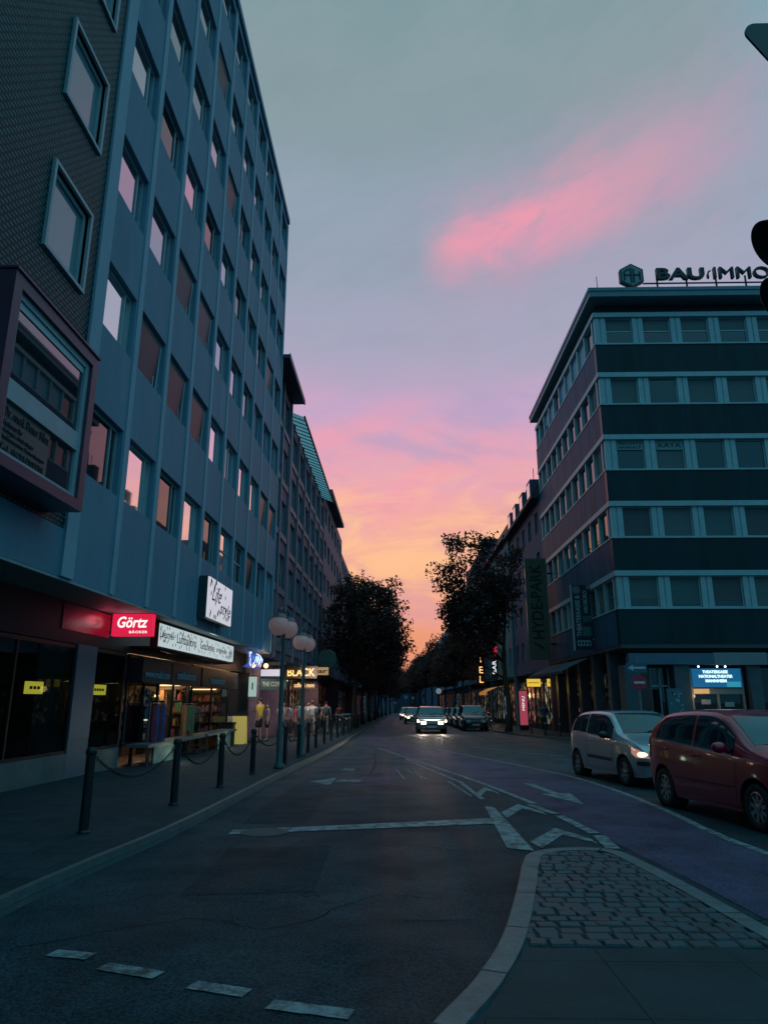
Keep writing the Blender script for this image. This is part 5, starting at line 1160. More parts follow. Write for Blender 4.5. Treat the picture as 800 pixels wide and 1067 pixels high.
# ------------------------------------------------------------------ street trees
LEAF = mat('leaves', (.115, .056, .056), .7, var=.4, scale=1.5)
def _leaf():
    nt = LEAF.node_tree; b = nt.nodes['Principled BSDF']; o = nt.nodes['Material Output']; b.inputs['Specular IOR Level'].default_value = .2
    t = nt.nodes.new('ShaderNodeBsdfTranslucent'); t.inputs[0].default_value = (.17, .085, .05, 1); x = nt.nodes.new('ShaderNodeMixShader'); x.inputs[0].default_value = .5
    nt.links.new(b.outputs[0], x.inputs[1]); nt.links.new(t.outputs[0], x.inputs[2]); nt.links.new(x.outputs[0], o.inputs[0])
_leaf()
LEAF2 = mat('leaves_dark', (.07, .04, .042), .7, var=.4, scale=1.5)
BARK = mat('bark', (.05, .042, .036), .85, var=.3, scale=8, bump=.6, bscale=20)
def tree_mesh(seed, H, lobes, leaf=.17, nclump=150, per=46, trunk_h=3.2, r0=.17, spread=.45):
    r = random.Random(seed); t = thing('street_tree', '', 'tree', (0, 0, 0))
    tips = []
    W = [a[3] * a[4] * a[5] for a in lobes]; tot = sum(W)
    for cx, cy, cz, rx, ry, rz in lobes:
        for i in range(max(4, int(nclump * rx * ry * rz / tot))):
            while True:
                p = Vector((r.gauss(0, 1), r.gauss(0, 1), r.gauss(0, 1)))
                if p.length > 1e-3: break
            p = p.normalized() * (r.random() ** .45) * r.uniform(.82, 1.12)
            tips.append((Vector((cx + p.x * rx, cy + p.y * ry, cz + p.z * rz)), p))
    mb = MB(); top = H * .72
    trunk = [Vector((.1 * math.sin(i * .9 + seed), .1 * math.cos(i * 1.3 + seed), top * i / 9)) for i in range(10)]; trunk[0] = Vector((0, 0, 0))
    mb.tube(trunk, [r0 * (1.25 if i == 0 else 1) * (1 - .82 * i / 9) for i in range(10)], 9)
    for p, q in r.sample(tips, min(34, len(tips))):
        k = max(2, min(8, int((p.z - math.hypot(p.x, p.y) * .75) / top * 9))); a = trunk[k]
        if p.z < trunk_h: continue
        m_ = a.lerp(p, .5) + Vector((r.uniform(-.2, .2), r.uniform(-.2, .2), -.12 * (p - a).length))
        m_.z = max(m_.z, a.z - .1)
        mb.tube([a, a.lerp(m_, .5) + Vector((0, 0, .05)), m_, p], [.06, .045, .03, .008], 5)
    build('trunk', mb, BARK, t, smooth=True)
    V, Fc, Mi = [], [], []
    for p, q in tips:
        n = int(per * r.uniform(.5, 1.4)); sx = spread * r.uniform(.6, 1.25); mi = 1 if r.random() < .35 else 0
        for i in range(n):
            cg = lambda k_: max(-1.5, min(1.5, r.gauss(0, 1))) * k_
            c = p + Vector((cg(sx), cg(sx), cg(sx * .75)))
            if c.z < trunk_h * .8: continue
            a = Vector((r.gauss(0, 1), r.gauss(0, 1), r.gauss(0, .7))).normalized(); b = a.cross(Vector((r.gauss(0, 1), r.gauss(0, 1), r.gauss(0, 1)))).normalized(); l = leaf * r.uniform(.6, 1.3)
            k = len(V); V += [tuple(c - a * l * .6), tuple(c + b * l * .38), tuple(c + a * l * .7), tuple(c - b * l * .38)]; Fc.append((k, k + 1, k + 2, k + 3)); Mi.append(mi)
    me = bpy.data.meshes.new('crown'); me.from_pydata(V, [], Fc); me.materials.append(LEAF); me.materials.append(LEAF2); me.polygons.foreach_set('material_index', Mi)
    o = bpy.data.objects.new('crown', me); COL.objects.link(o); o.parent = t; ORG[o] = (0, 0, 0)
    return t
# the big one on the far pavement: a loose crown with three spires
A = tree_mesh(1, 13.2, [(-1.9, 0, 6.7, 1.9, 1.8, 2.2), (-.95, .3, 8.4, 1.75, 1.7, 2.3), (-3.1, 0, 9.6, 1.3, 1.1, 1.7), (-2.95, .2, 12.0, .75, .7, 1.3), (-1.3, 0, 11.2, 1.0, .9, 1.5), (.55, 0, 10.8, .85, .85, 1.4), (.35, .4, 8.8, 1.0, 1.0, 1.5), (-2.9, 0, 7.2, 1.5, 1.4, 1.8), (-1.5, -.4, 5.2, 1.3, 1.2, .9)], leaf=.17, nclump=420, per=48, spread=.33, r0=.2)
place(A, (6.75, 45.5, gz(45.5) + .1), 0, label='big loose crowned street tree with three spires before the teal house'); A['group'] = 'street trees on the far pavement'
B = tree_mesh(2, 11.5, [(0, 0, 6.9, 2.2, 2.2, 2.6), (-1.2, 0, 8.6, 1.2, 1.2, 1.6), (.5, 0, 9.6, .9, .9, 1.4), (-1.6, .5, 5.4, 1.5, 1.4, 1.2), (1.4, 0, 6.0, 1.3, 1.3, 1.3)], leaf=.22, nclump=210, per=56, trunk_h=6.0, spread=.38)
C = tree_mesh(3, 11.8, [(.6, 0, 7.4, 2.5, 2.6, 3.1), (1.6, .3, 9.6, 1.5, 1.5, 1.7), (-.3, 0, 9.7, 1.5, 1.5, 1.6), (2.3, 0, 6.0, 1.5, 1.5, 1.6), (.2, -.4, 4.6, 1.6, 1.5, 1.2), (2.9, 0, 8.0, 1.1, 1.0, 1.3), (3.3, 0, 5.6, .8, .9, 1.0), (-1.6, 0, 6.6, 1.3, 1.3, 2.0)], leaf=.18, nclump=420, per=54, spread=.36, r0=.2)
place(C, (-3.3, 55, gz(55) + .1), 0, 1.05, label='broad dense street tree leading the row beyond the lamp posts'); C['group'] = 'street trees on the shop pavement'
first = True
for k, (x, y, rz, s_) in enumerate(((6.2, 71, 2.2, .85), (6.2, 82, 4.0, .95), (6.0, 94, 1.2, 1.0), (5.8, 108, 3.1, 1.1), (5.6, 124, 5.0, 1.1), (5.2, 142, .2, 1.15), (4.8, 162, 2.0, 1.2), (4.0, 184, 1.0, 1.2), (3.0, 205, 3.0, 1.15))):
    t = B if first else copy_tree(B); first = False
    place(t, (x, y, gz(y) + .1), rz, s_, 'street tree standing just behind the vertical hotel sign' if k == 0 else 'dark street tree further down the far pavement row'); t['group'] = 'street trees on the far pavement'
for k, (x, y, rz, s_) in enumerate(((-3.3, 66, .5, .98), (-3.2, 78, 1.9, 1.0), (-3.1, 91, 3.3, 1.0), (-3.1, 106, 5, 1.0), (-3.0, 124, .9, 1.05), (-2.8, 146, 2.6, 1.1), (-2.2, 170, 1.2, 1.1), (-1.2, 198, .4, 1.1))):
    t = copy_tree(C); place(t, (x, y, gz(y) + .1), rz if k > 1 else rz * .3, s_, 'dark street tree further down the shop pavement row'); t['group'] = 'street trees on the shop pavement'

# ------------------------------------------------------------------ cars
def pchip(xs, ys):
    xs = np.array(xs, float); ys = np.array(ys, float); h = np.diff(xs); d = np.diff(ys) / h; m = np.zeros(len(xs))
    for i in range(1, len(xs) - 1):
        if d[i - 1] * d[i] > 0: w1, w2 = 2 * h[i] + h[i - 1], h[i] + 2 * h[i - 1]; m[i] = (w1 + w2) / (w1 / d[i - 1] + w2 / d[i])
    m[0], m[-1] = d[0], d[-1]
    def f(x):
        x = min(max(x, xs[0]), xs[-1]); i = min(max(np.searchsorted(xs, x) - 1, 0), len(xs) - 2); t = (x - xs[i]) / h[i]
        return float((2 * t ** 3 - 3 * t ** 2 + 1) * ys[i] + (t ** 3 - 2 * t ** 2 + t) * h[i] * m[i] + (-2 * t ** 3 + 3 * t ** 2) * ys[i + 1] + (t ** 3 - t ** 2) * h[i] * m[i + 1])
    return f
class Car:
    """x runs forward, y to the car's own left, z up; origin on the ground under the middle."""
    def __init__(s, top, half, belt, zb, L, W, wr, tumble=.26):
        s.top = pchip(*zip(*top)); s.half = pchip(*zip(*half)); s.belt = pchip(*zip(*belt)); s.zb = pchip(*zip(*zb)); s.L = L; s.W = W; s.wr = wr; s.tum = tumble
    def sec(s, x):
        w, zt, zb = s.half(x), s.top(x), s.zb(x); bl = min(s.belt(x), zt - .07)
        up = max(zt - bl, .07); inn = min(s.tum * max(up - .07, 0), w * .3)
        P = [(0, zb), (w * .86, zb), (w * .95, zb + .045), (w * .985, zb + .16), (w, zb + (bl - zb) * .55), (w * .992, zb + (bl - zb) * .8), (w * .975, bl)]
        P += [(w * .955 - inn * .35, bl + up * .35), (w * .945 - inn * .72, bl + up * .68), (w * .92 - inn - .015, zt - min(.05, up * .35)), (w * .86 - inn - .05, zt - .008), (w * .45, zt + .012 * min(1, up)), (0, zt + .02 * min(1, up))]
        return P
    def fine(s, x):
        P = s.sec(x); out = []
        for i in range(len(P) - 1):
            p0, p1, p2, p3 = (np.array(P[max(0, min(j, len(P) - 1))]) for j in (i - 1, i, i + 1, i + 2))
            for k in range(3):
                t = k / 3; out.append(tuple(.5 * ((2 * p1) + (-p0 + p2) * t + (2 * p0 - 5 * p1 + 4 * p2 - p3) * t * t + (-p0 + 3 * p1 - 3 * p2 + p3) * t ** 3)))
        out.append(P[-1]); return out
    def yat(s, x, z):
        F = s.fine(x)[3:]
        best = F[-1][0]
        for a, b in zip(F, F[1:]):
            if a[1] <= z <= b[1] and b[1] > a[1]: return a[0] + (b[0] - a[0]) * (z - a[1]) / (b[1] - a[1])
        return best
    def zat(s, x, y):
        F = s.fine(x); y = abs(y)
        for a, b in zip(F[::-1], F[::-1][1:]):
            if a[0] <= y <= b[0]: return a[1] + (b[1] - a[1]) * (y - a[0]) / max(b[0] - a[0], 1e-6)
        return s.top(x)
    def patch(s, mb, xs, zlo, zhi, sd, off=.006, nz=5):
        rows = []
        for x in xs:
            a, b = (zlo(x) if callable(zlo) else zlo), (zhi(x) if callable(zhi) else zhi)
            rows.append([(x, sd * (s.yat(x, a + (b - a) * j / nz) + off), a + (b - a) * j / nz) for j in range(nz + 1)])
        mb.grid(rows)
    def topp(s, mb, xs, hw, off=.008, ny=8):
        rows = []
        for x in xs:
            w = hw(x) if callable(hw) else hw
            rows.append([(x - 0, w * (2 * j / ny - 1), s.zat(x, w * (2 * j / ny - 1)) + off) for j in range(ny + 1)])
        mb.grid(rows)
CARG = glass('car_glass', (.010, .02, .024), 1.6, .03)
SCREEN = glass('windscreen_glass', (.010, .055, .062), 1.55, .03)
TYRE = mat('tyre_rubber', (.014, .016, .018), .8); RIM = mat('alloy_rim', (.30, .34, .36), .35, metal=.8); BLK = mat('black_plastic', (.016, .019, .022), .5)
CHROME = mat('chrome', (.5, .52, .54), .2, metal=1.0)
HL = glow('headlight_on', (1, .82, .6), 7); HLW = mat('headlight_warm', (.45, .36, .34), .15, coat=1, emit=(1, .46, .30), estr=.38); TL = mat('tail_lamp', (.25, .015, .02), .25)
HLOFF = mat('headlight_off', (.28, .32, .34), .15, coat=1)
PLATE = mat('number_plate', (.45, .45, .45), .5)
def car_paint(name, c): return mat(name, c, .34, metal=.35, coat=1.0, var=.05, scale=3)
def build_car(spec, name, label, cat, group=None):
    c = spec['car']; L = c.L; t = thing(name, label, cat, (0, 0, 0), group); paint = spec['paint']
    n = 64; xs = np.array([L / 2 * math.sin(-math.pi / 2 + math.pi * i / n) for i in range(n + 1)]); xs = .55 * xs + .45 * np.linspace(-L / 2, L / 2, n + 1)
    mb = MB(); rows = []
    for x in xs:
        F = c.fine(x); rows.append([(x, y, z) for y, z in F] + [(x, -y, z) for y, z in F[-2:0:-1]])
    mb.grid(rows, True); m = len(rows[0]); mb.f.append(tuple(range(m - 1, -1, -1))); mb.m.append(0); e = (len(rows) - 1) * m; mb.f.append(tuple(range(e, e + m))); mb.m.append(0)
    body = build('body', mb, paint, t)
    cut = MB()
    for ax in spec['axles']:
        for sd in (-1, 1):
            k = [(0, -.16), (spec['wr'] + .055, -.16), (spec['wr'] + .055, .30), (0, .30)]
            cut.lathe([(r_, h * sd) for r_, h in k], (ax, sd * (c.W / 2 - .12), spec['wr'] + .01), 'y', 32)
    cu = build('cutter', cut, BLK); md = body.modifiers.new('b', 'BOOLEAN'); md.object = cu; md.operation = 'DIFFERENCE'; md.solver = 'EXACT'
    bpy.context.view_layer.update(); dg = bpy.context.evaluated_depsgraph_get(); me = bpy.data.meshes.new_from_object(body.evaluated_get(dg))
    body.modifiers.clear(); body.data = me; bpy.data.objects.remove(cu)
    me.polygons.foreach_set('use_smooth', [True] * len(me.polygons))
    if not me.materials: me.materials.append(paint)
    try: me.set_sharp_from_angle(angle=rad(38))
    except Exception: pass
    for ax in spec['axles']:
        for sd in (-1, 1):
            w = MB(); yo = sd * (c.W / 2 - .115); R_ = spec['wr']
            lin = MB(); lin.lathe([(R_ + .05, -.14 * sd), (R_ + .05, .085 * sd)], (ax, yo, R_ + .01), 'y', 24); build('wheel_arch', lin, BLK, t)
            w.lathe([(R_ * .64, -.1 * sd), (R_ * .9, -.1 * sd), (R_, -.075 * sd), (R_, .06 * sd), (R_ * .93, .09 * sd), (R_ * .68, .098 * sd), (R_ * .64, .08 * sd)], (ax, yo, R_), 'y', 36)
            wh = build('wheel', w, TYRE, t, smooth=True)
            r_ = MB(); r_.lathe([(R_ * .66, .085 * sd), (R_ * .6, .09 * sd), (R_ * .6, .03 * sd), (0, .02 * sd)], (ax, yo, R_), 'y', 36)
            ns = spec.get('spokes', 6)
            for k in range(ns):
                a = 2 * math.pi * k / ns + .2; d = Vector((math.cos(a), 0, math.sin(a))); p = Vector((-d.z, 0, d.x)); o_ = Vector((ax, yo + sd * .075, R_))
                q = [o_ + d * R_ * .1 + p * .032, o_ + d * R_ * .1 - p * .032, o_ + d * R_ * .62 - p * .02, o_ + d * R_ * .62 + p * .02]
                bk = Vector((0, -sd * .03, 0)); r_._hex([*(v + bk for v in q), *q])
            r_.lathe([(R_ * .17, .03 * sd), (R_ * .17, .088 * sd), (0, .095 * sd)], (ax, yo, R_), 'y', 16); build('rim', r_, RIM, wh)
    for nm, f0, f1, lo, hi in spec['glass']:
        for sd in (-1, 1):
            q = MB(); c.patch(q, np.linspace(f0, f1, 12), lo, hi, sd); build(nm, q, CARG, t, smooth=True)
    q = MB(); c.topp(q, np.linspace(*spec['ws'], 10), spec['ws_w']); ws = build('windscreen', q, SCREEN, t, smooth=True)
    q = MB()
    for sd in (-.1, .5): 
        P = [(spec['ws'][0] - .02 - .03 * k, sd + .1 * k * 1.1, c.zat(spec['ws'][0] - .02 - .03 * k, sd + .11 * k) + .022) for k in range(5)]; q.tube(P, .012, 5)
    build('wiper', q, BLK, ws)
    q = MB(); c.topp(q, np.linspace(*spec['rw'], 8), spec['rw_w']); build('rear_window', q, CARG, t, smooth=True)
    for x0, x1, z in spec['seams']:
        for sd in (-1, 1):
            q = MB(); zz = np.linspace(c.zb(x0) + .1, z, 9)
            q.grid([[(x0 + (x1 - x0) * k / 8 + dx, sd * (c.yat(x0 + (x1 - x0) * k / 8, v) + .002), v) for dx in (-.007, .007)] for k, v in enumerate(zz)]); build('door_seam', q, BLK, t)
    for x, z in spec['handles']:
        for sd in (-1, 1):
            q = MB(); y = c.yat(x, z); q.tube([(x - .09, sd * (y + .004), z), (x - .07, sd * (y + .03), z + .005), (x + .07, sd * (y + .03), z + .012), (x + .09, sd * (y + .004), z + .01)], .016, 6); build('handle', q, spec.get('hm', BLK), t)
    if spec.get('strip'):
        x0, x1, z0, z1 = spec['strip']
        for sd in (-1, 1): q = MB(); c.patch(q, np.linspace(x0, x1, 8), lambda x: z0 + (x - x0) * spec.get('rise', 0), lambda x: z1 + (x - x0) * spec.get('rise', 0), sd, .018, 2); build('side_moulding', q, BLK, t)
    if spec.get('belt_trim'):
        x0, x1 = spec['belt_trim']
        for sd in (-1, 1): q = MB(); c.patch(q, np.linspace(x0, x1, 14), lambda x: spec['beltz'](x) - .012, lambda x: spec['beltz'](x) + .016, sd, .012, 2); build('belt_trim', q, spec.get('trimm', CHROME), t)
    for sd in (-1, 1):
        x, z = spec['mirror']; y = c.yat(x, z); q = MB(); q.ellip((x + .02, sd * (y + .13), z + .06), (.07, .115, .075), 12, 8); q.tube([(x, sd * y, z), (x, sd * (y + .08), z + .03)], .025, 6); build('mirror', q, spec.get('mm', paint), t, smooth=True)
        x0, x1, zl, zh = spec['hl']; q = MB(); c.patch(q, np.linspace(x0, x1, 8), zl, zh, sd, .008, 4); 
        if spec.get('front_hl'): y0, y1, za, zb_ = spec['front_hl']; xf = L / 2 + .012; q.grid([[(xf, sd * y0, za), (xf, sd * y1, za)], [(xf - .02, sd * y0, zb_), (xf - .03, sd * y1, zb_)]])
        hl_ = build('headlight', q, spec['hlm'], t, smooth=True)
        if spec.get('bulb'):
            b0, b1, za, zb_ = spec['bulb']; q = MB(); mx_, mz_ = (b0 + b1) / 2, (za + zb_) / 2
            xs_ = np.linspace(b0, b1, 7); c.patch(q, xs_, lambda x: mz_ - (zb_ - za) / 2 * math.sqrt(max(.02, 1 - ((x - mx_) / (b1 - mx_)) ** 2)), lambda x: mz_ + (zb_ - za) / 2 * math.sqrt(max(.02, 1 - ((x - mx_) / (b1 - mx_)) ** 2)), sd, .014, 4)
            build('bulb', q, glow('bulb_warm_head', (1, .62, .38), 2.6), hl_, smooth=True)
        x0, x1, zl, zh = spec['tl']; q = MB(); c.patch(q, np.linspace(x0, x1, 6), zl, zh, sd, .008, 4); build('tail_light', q, TL, t, smooth=True)
    xf = L / 2
    q = MB(); q.box(xf - .02, xf + .022, -.26, .26, .40, .51); build('number_plate', q, PLATE, t)
    q = MB(); q.box(xf - .03, xf + .012, -.5, .5, .26, .36); q.box(xf - .03, xf + .01, -.36, .36, .56, .63); build('grille', q, BLK, t)
    if spec.get('bump'):
        x0, x1, zl, zh = spec['bump']
        for sd in (-1, 1): q = MB(); c.patch(q, np.linspace(x0, x1, 8), zl, zh, sd, .014, 2); build('bumper_strip', q, BLK, t)
    return t
# small silver three door hatchback
HT = [(-1.905, .62), (-1.88, .86), (-1.80, 1.06), (-1.62, 1.33), (-1.45, 1.425), (-1.1, 1.475), (-.5, 1.49), (0, 1.475), (.22, 1.44), (.5, 1.29), (.98, 1.01), (1.12, .965), (1.45, .88), (1.68, .79), (1.82, .68), (1.89, .58), (1.905, .48)]
HH = [(-1.905, .60), (-1.85, .72), (-1.7, .785), (-1.3, .822), (-.5, .832), (.6, .832), (1.2, .815), (1.55, .775), (1.75, .70), (1.86, .58), (1.905, .46)]
HB = [(-1.905, .98), (-1.4, 1.0), (-.5, .955), (.6, .90), (1.2, .86), (1.905, .8)]
HZ = [(-1.905, .30), (-1.75, .22), (-1.2, .19), (1.2, .19), (1.7, .2), (1.905, .26)]
h = Car(HT, HH, HB, HZ, 3.81, 1.665, .29, .27)
SILV = car_paint('paint_silver', (.36, .39, .43))
top_lo = lambda x: h.belt(x) + .03
def glass_hi(x, d=.085): return h.top(x) - d
silver = build_car(dict(car=h, paint=SILV, axles=(-1.36, 1.10), wr=.285, spokes=7, glass=[('rear_side_window', -1.55, -.74, top_lo, lambda x: min(glass_hi(x), 1.0 + 2.2 * (x + 1.62))), ('door_window', -.66, .62, top_lo, lambda x: glass_hi(x, .075))],
    ws=(.93, .26), ws_w=lambda x: .66 - .13 * (.93 - x) / .67, rw=(-1.82, -1.6), rw_w=.5, seams=[(-.70, -.72, 1.0), (.62, .66, .92)], handles=[(-.58, .83)], strip=(-.62, .62, .47, .535), rise=-.015,
    mirror=(.5, .93), mm=BLK, hl=(1.46, 1.86, lambda x: .585 + max(0, 1.62 - x) * .5, lambda x: min(.775 - (x - 1.5) * .22, h.top(x) - .06)), bulb=(1.64, 1.82, .60, .70), hlm=HLW, tl=(-1.9, -1.76, .72, 1.02), bump=(1.62, 1.9, .44, .52), hm=SILV),
    'parked_car', 'small silver three door hatchback with one warm headlight glowing', 'car', 'cars turning at the junction')
silver['label'] = 'small silver three door hatchback with a warm glowing headlight behind the red car'; silver.name = 'hatchback_car'
RT = [(-1.97, .62), (-1.95, .9), (-1.86, 1.06), (-1.66, 1.33), (-1.45, 1.44), (-1.1, 1.495), (-.5, 1.52), (0, 1.51), (.3, 1.46), (.6, 1.33), (1.1, 1.05), (1.25, .99), (1.55, .90), (1.78, .79), (1.9, .68), (1.96, .58), (1.97, .48)]
RH = [(-1.97, .64), (-1.92, .75), (-1.75, .80), (-1.35, .838), (-.5, .848), (.6, .848), (1.25, .83), (1.6, .79), (1.82, .70), (1.93, .58), (1.97, .46)]
RB = [(-1.97, 1.06), (-1.4, 1.04), (-.5, .985), (.6, .92), (1.3, .87), (1.97, .8)]
RZ = [(-1.97, .30), (-1.8, .22), (-1.2, .185), (1.25, .185), (1.75, .2), (1.97, .26)]
r = Car(RT, RH, RB, RZ, 3.94, 1.695, .3, .27)
REDP = mat('paint_red', (.34, .003, .028), .35, metal=.0, coat=.55, var=.05)
rlo = lambda x: r.belt(x) + .025
red = build_car(dict(car=r, paint=REDP, axles=(-1.33, 1.16), wr=.30, spokes=9, glass=[('rear_door_window', -1.5, -.36, rlo, lambda x: min(r.top(x) - .08, 1.07 + 1.7 * (x + 1.55))), ('door_window', -.28, .74, rlo, lambda x: r.top(x) - .075)],
    ws=(1.05, .36), ws_w=lambda x: .67 - .13 * (1.05 - x) / .69, rw=(-1.88, -1.64), rw_w=.52, seams=[(-.32, -.33, 1.0), (.74, .8, .92), (-1.0, -1.3, .98)], handles=[(-.2, .86), (-1.18, .9)], strip=(-1.0, .72, .50, .515), rise=0, hm=REDP, belt_trim=(-1.5, .74), beltz=lambda x: r.belt(x) + .01,
    trimm=mat('trim_dull', (.10, .10, .12), .3, metal=.6), mirror=(.62, .96), hl=(1.5, 1.9, .6, lambda x: min(.80 - (x - 1.5) * .2, r.top(x) - .05)), hlm=HLOFF, tl=(-1.96, -1.8, .74, 1.06)),
    'hatchback_car', 'dark red five door hatchback in front, cut off at the picture edge', 'car', 'cars turning at the junction')
red['label'] = 'glossy dark red five door hatchback waiting ahead of the silver one'
def put_car(o, rear, front, axr, axf):
    """stand the car so that its visible (right-hand) wheels touch two ground points"""
    a, b = Vector((*rear, 0)), Vector((*front, 0)); d = (b - a).normalized(); left = Vector((-d.y, d.x, 0))
    hw = .74; org = a - d * axr + left * hw
    o.location = (org.x, org.y, gz(org.y)); o.rotation_euler = (0, math.atan(K) * d.y, math.atan2(d.y, d.x))
put_car(silver, (4.33, 17.9), (4.7, 15.45), -1.36, 1.1); put_car(red, (4.42, 12.35), (4.72, 9.85), -1.33, 1.16)
# the approaching off-roader and the rest of the traffic
ST = [(-2.25, .7), (-2.22, 1.1), (-2.1, 1.4), (-1.85, 1.66), (-1.5, 1.72), (-.5, 1.75), (.2, 1.72), (.5, 1.62), (1.05, 1.18), (1.25, 1.12), (1.8, 1.05), (2.1, .95), (2.22, .8), (2.25, .6)]
SH = [(-2.25, .78), (-2.1, .88), (-1.5, .93), (.8, .93), (1.6, .91), (2.0, .86), (2.18, .78), (2.25, .68)]
SB = [(-2.25, 1.12), (0, 1.08), (2.25, 1.0)]; SZ = [(-2.25, .4), (-1.9, .28), (1.9, .28), (2.25, .34)]
sv = Car(ST, SH, SB, SZ, 4.5, 1.86, .36, .22)
SUVP = car_paint('paint_teal_grey', (.12, .18, .19))
def suv_spec(p, hlm): return dict(car=sv, paint=p, axles=(-1.35, 1.38), wr=.35, spokes=5, glass=[('door_window', -1.9, .6, lambda x: sv.belt(x) + .03, lambda x: min(sv.top(x) - .09, 1.2 + 1.5 * (x + 1.95)))], ws=(1.03, .46), ws_w=lambda x: .76 - .08 * (1.03 - x) / .57, rw=(-2.2, -1.9), rw_w=.6,
    seams=[(-.3, -.3, 1.08), (.75, .8, 1.0)], handles=[(-.15, .95), (-1.1, .97)], strip=None, mirror=(.65, 1.1), hl=(1.85, 2.2, .74, .9), front_hl=(.36, .66, .62, .80), hlm=hlm, tl=(-2.24, -2.05, .85, 1.2))
suv = build_car(suv_spec(SUVP, HL), 'off_road_car', 'teal grey off road car driving towards us with both headlights on', 'car', 'cars in the street')
place(suv, (2.05, 48.2, gz(48)), rad(-90)); suv.scale = (1, 1.05, .94)
for sd in (-1, 1): light('headlight_beam', 'SPOT', (2.3, sd * .55, .72), 130, (1, .82, .6), .08, rot=(rad(90 - 7), 0, rad(-90)), spot=50, parent=suv)
far_ = build_car(suv_spec(car_paint('paint_grey', (.06, .08, .09)), glow('headlight_far', (1, .86, .7), 2.6)), 'off_road_car', 'second car behind the off road car, headlights on', 'car', 'cars in the street')
place(far_, (1.35, 74, gz(74)), rad(-90), .92)
d_ = copy_tree(far_); place(d_, (.9, 96, gz(96)), rad(-90), .92, 'third car furthest back in the oncoming traffic, headlights on')
dk = build_car(suv_spec(car_paint('paint_black', (.012, .02, .024)), HLOFF), 'off_road_car', 'black parked off road car at the kerb under the big tree', 'car', 'cars parked along the kerb')
place(dk, (5.25, 52.5, gz(52.5)), rad(-90))
for k, y in enumerate((58.5, 64.5, 70.5, 77, 84)):
    d_ = copy_tree(dk); place(d_, (5.2, y, gz(y)), rad(-90), .92, ['dark parked car directly behind the black off road car', 'dark parked car third in the kerbside line'][k] if k < 2 else 'dark parked car far back in the kerbside line')

# ------------------------------------------------------------------ lit signs down the far side
hs = thing('vertical_sign', 'vertical hotel sign of separate glowing amber letters far down the street', 'sign', (7.9, 70, 3), 'lit signs far down the street')
mb = MB(); mb.box(7.55, 8.35, 70.06, 70.14, 2.9, 7.4); mb.box(8.35, 9.6, 70.07, 70.12, 6.6, 6.7); mb.box(8.35, 9.6, 70.07, 70.12, 3.4, 3.5); build('board', mb, mat('board_black', (.012, .012, .014), .5), hs)
for i, ch in enumerate('HOTEL'): text('lettering', ch, hs, (7.95, 70.05, 7.0 - .9 * i), '-Y', glow('letter_amber', (1, .55, .2), 1.6), h=.62)
kb = thing('vertical_sign', 'narrow vertical sign with red top and white letters beside the hotel sign', 'sign', (8.6, 66, 3), 'lit signs far down the street')
mb = MB(); mb.box(8.45, 9.05, 66, 66.12, 3.4, 6.4); mb.box(9.05, 9.6, 66.03, 66.08, 6.0, 6.08); mb.box(9.05, 9.6, 66.03, 66.08, 3.6, 3.68); build('board', mb, mat('board_black', (.012, .012, .014), .5), kb)
mb = MB(); mb.box(8.5, 9.0, 65.98, 65.998, 5.4, 6.3); build('panel', mb, glow('panel_red', (.7, .02, .06), 1.0), kb)
text('lettering', 'BAR', kb, (8.75, 65.98, 4.4), '-Y', glow('letter_white2', (.8, .85, .9), 1.2), w=1.2, h=.35, spin=rad(90))
ca = thing('shop_canopy', 'glowing orange shop canopy under the hotel sign', 'canopy', (8.3, 68, 2.2), 'lit signs far down the street')
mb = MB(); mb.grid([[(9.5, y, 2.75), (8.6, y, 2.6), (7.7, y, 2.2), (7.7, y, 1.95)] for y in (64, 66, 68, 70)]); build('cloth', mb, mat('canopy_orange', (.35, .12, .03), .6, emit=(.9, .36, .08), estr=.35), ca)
mb = MB(); mb.tube([(7.75, 64.1, gz(64)), (7.75, 64.1, 2.0)], .03, 6); mb.tube([(7.75, 69.9, gz(70)), (7.75, 69.9, 2.0)], .03, 6); build('post', mb, BLACKM, ca)
light('canopy_lamp', 'POINT', (8.3, 66.5, 1.9), 60, (1, .5, .2), .2)
pp = thing('poster_panel', 'tall glowing pink poster panel beside the yellow hanging sign', 'poster', (8.3, 48.6, gz(48) + .12), 'lit signs far down the street')
mb = MB(); mb.box(8.0, 8.5, 48.5, 48.6, gz(48) + .45, 2.1); build('panel', mb, glow('poster_pink', (.42, .06, .10), .75), pp)
mb = MB(); mb.box(7.96, 8.54, 48.52, 48.64, gz(48) + .12, gz(48) + .448); mb.box(7.96, 8.54, 48.52, 48.64, 2.102, 2.16); build('frame', mb, BLACKM, pp)
text('lettering', 'MENU', pp, (8.25, 48.49, 1.3), '-Y', glow('letter_white2', (.8, .85, .9), .9), w=.9, h=.16, spin=rad(90))
# round traffic sign, far right kerb
ts = thing('traffic_sign', 'round pale traffic sign on a post far down the street', 'traffic sign', (5.6, 103, gz(103) + .1))
mb = MB(); mb.tube([(5.6, 103.08, gz(103)), (5.6, 103.08, 3.2)], .04, 6); build('pole', mb, BLACKM, ts)
mb = MB(); mb.lathe([(0, -.02), (.38, -.02), (.4, 0), (0, .01)], (5.6, 103, 2.7), 'y', 20); build('disc', mb, mat('disc_pale_glow', (.55, .58, .60), .4, emit=(.5, .55, .6), estr=.25), ts)  # unlit disc brightened by an added faint emission
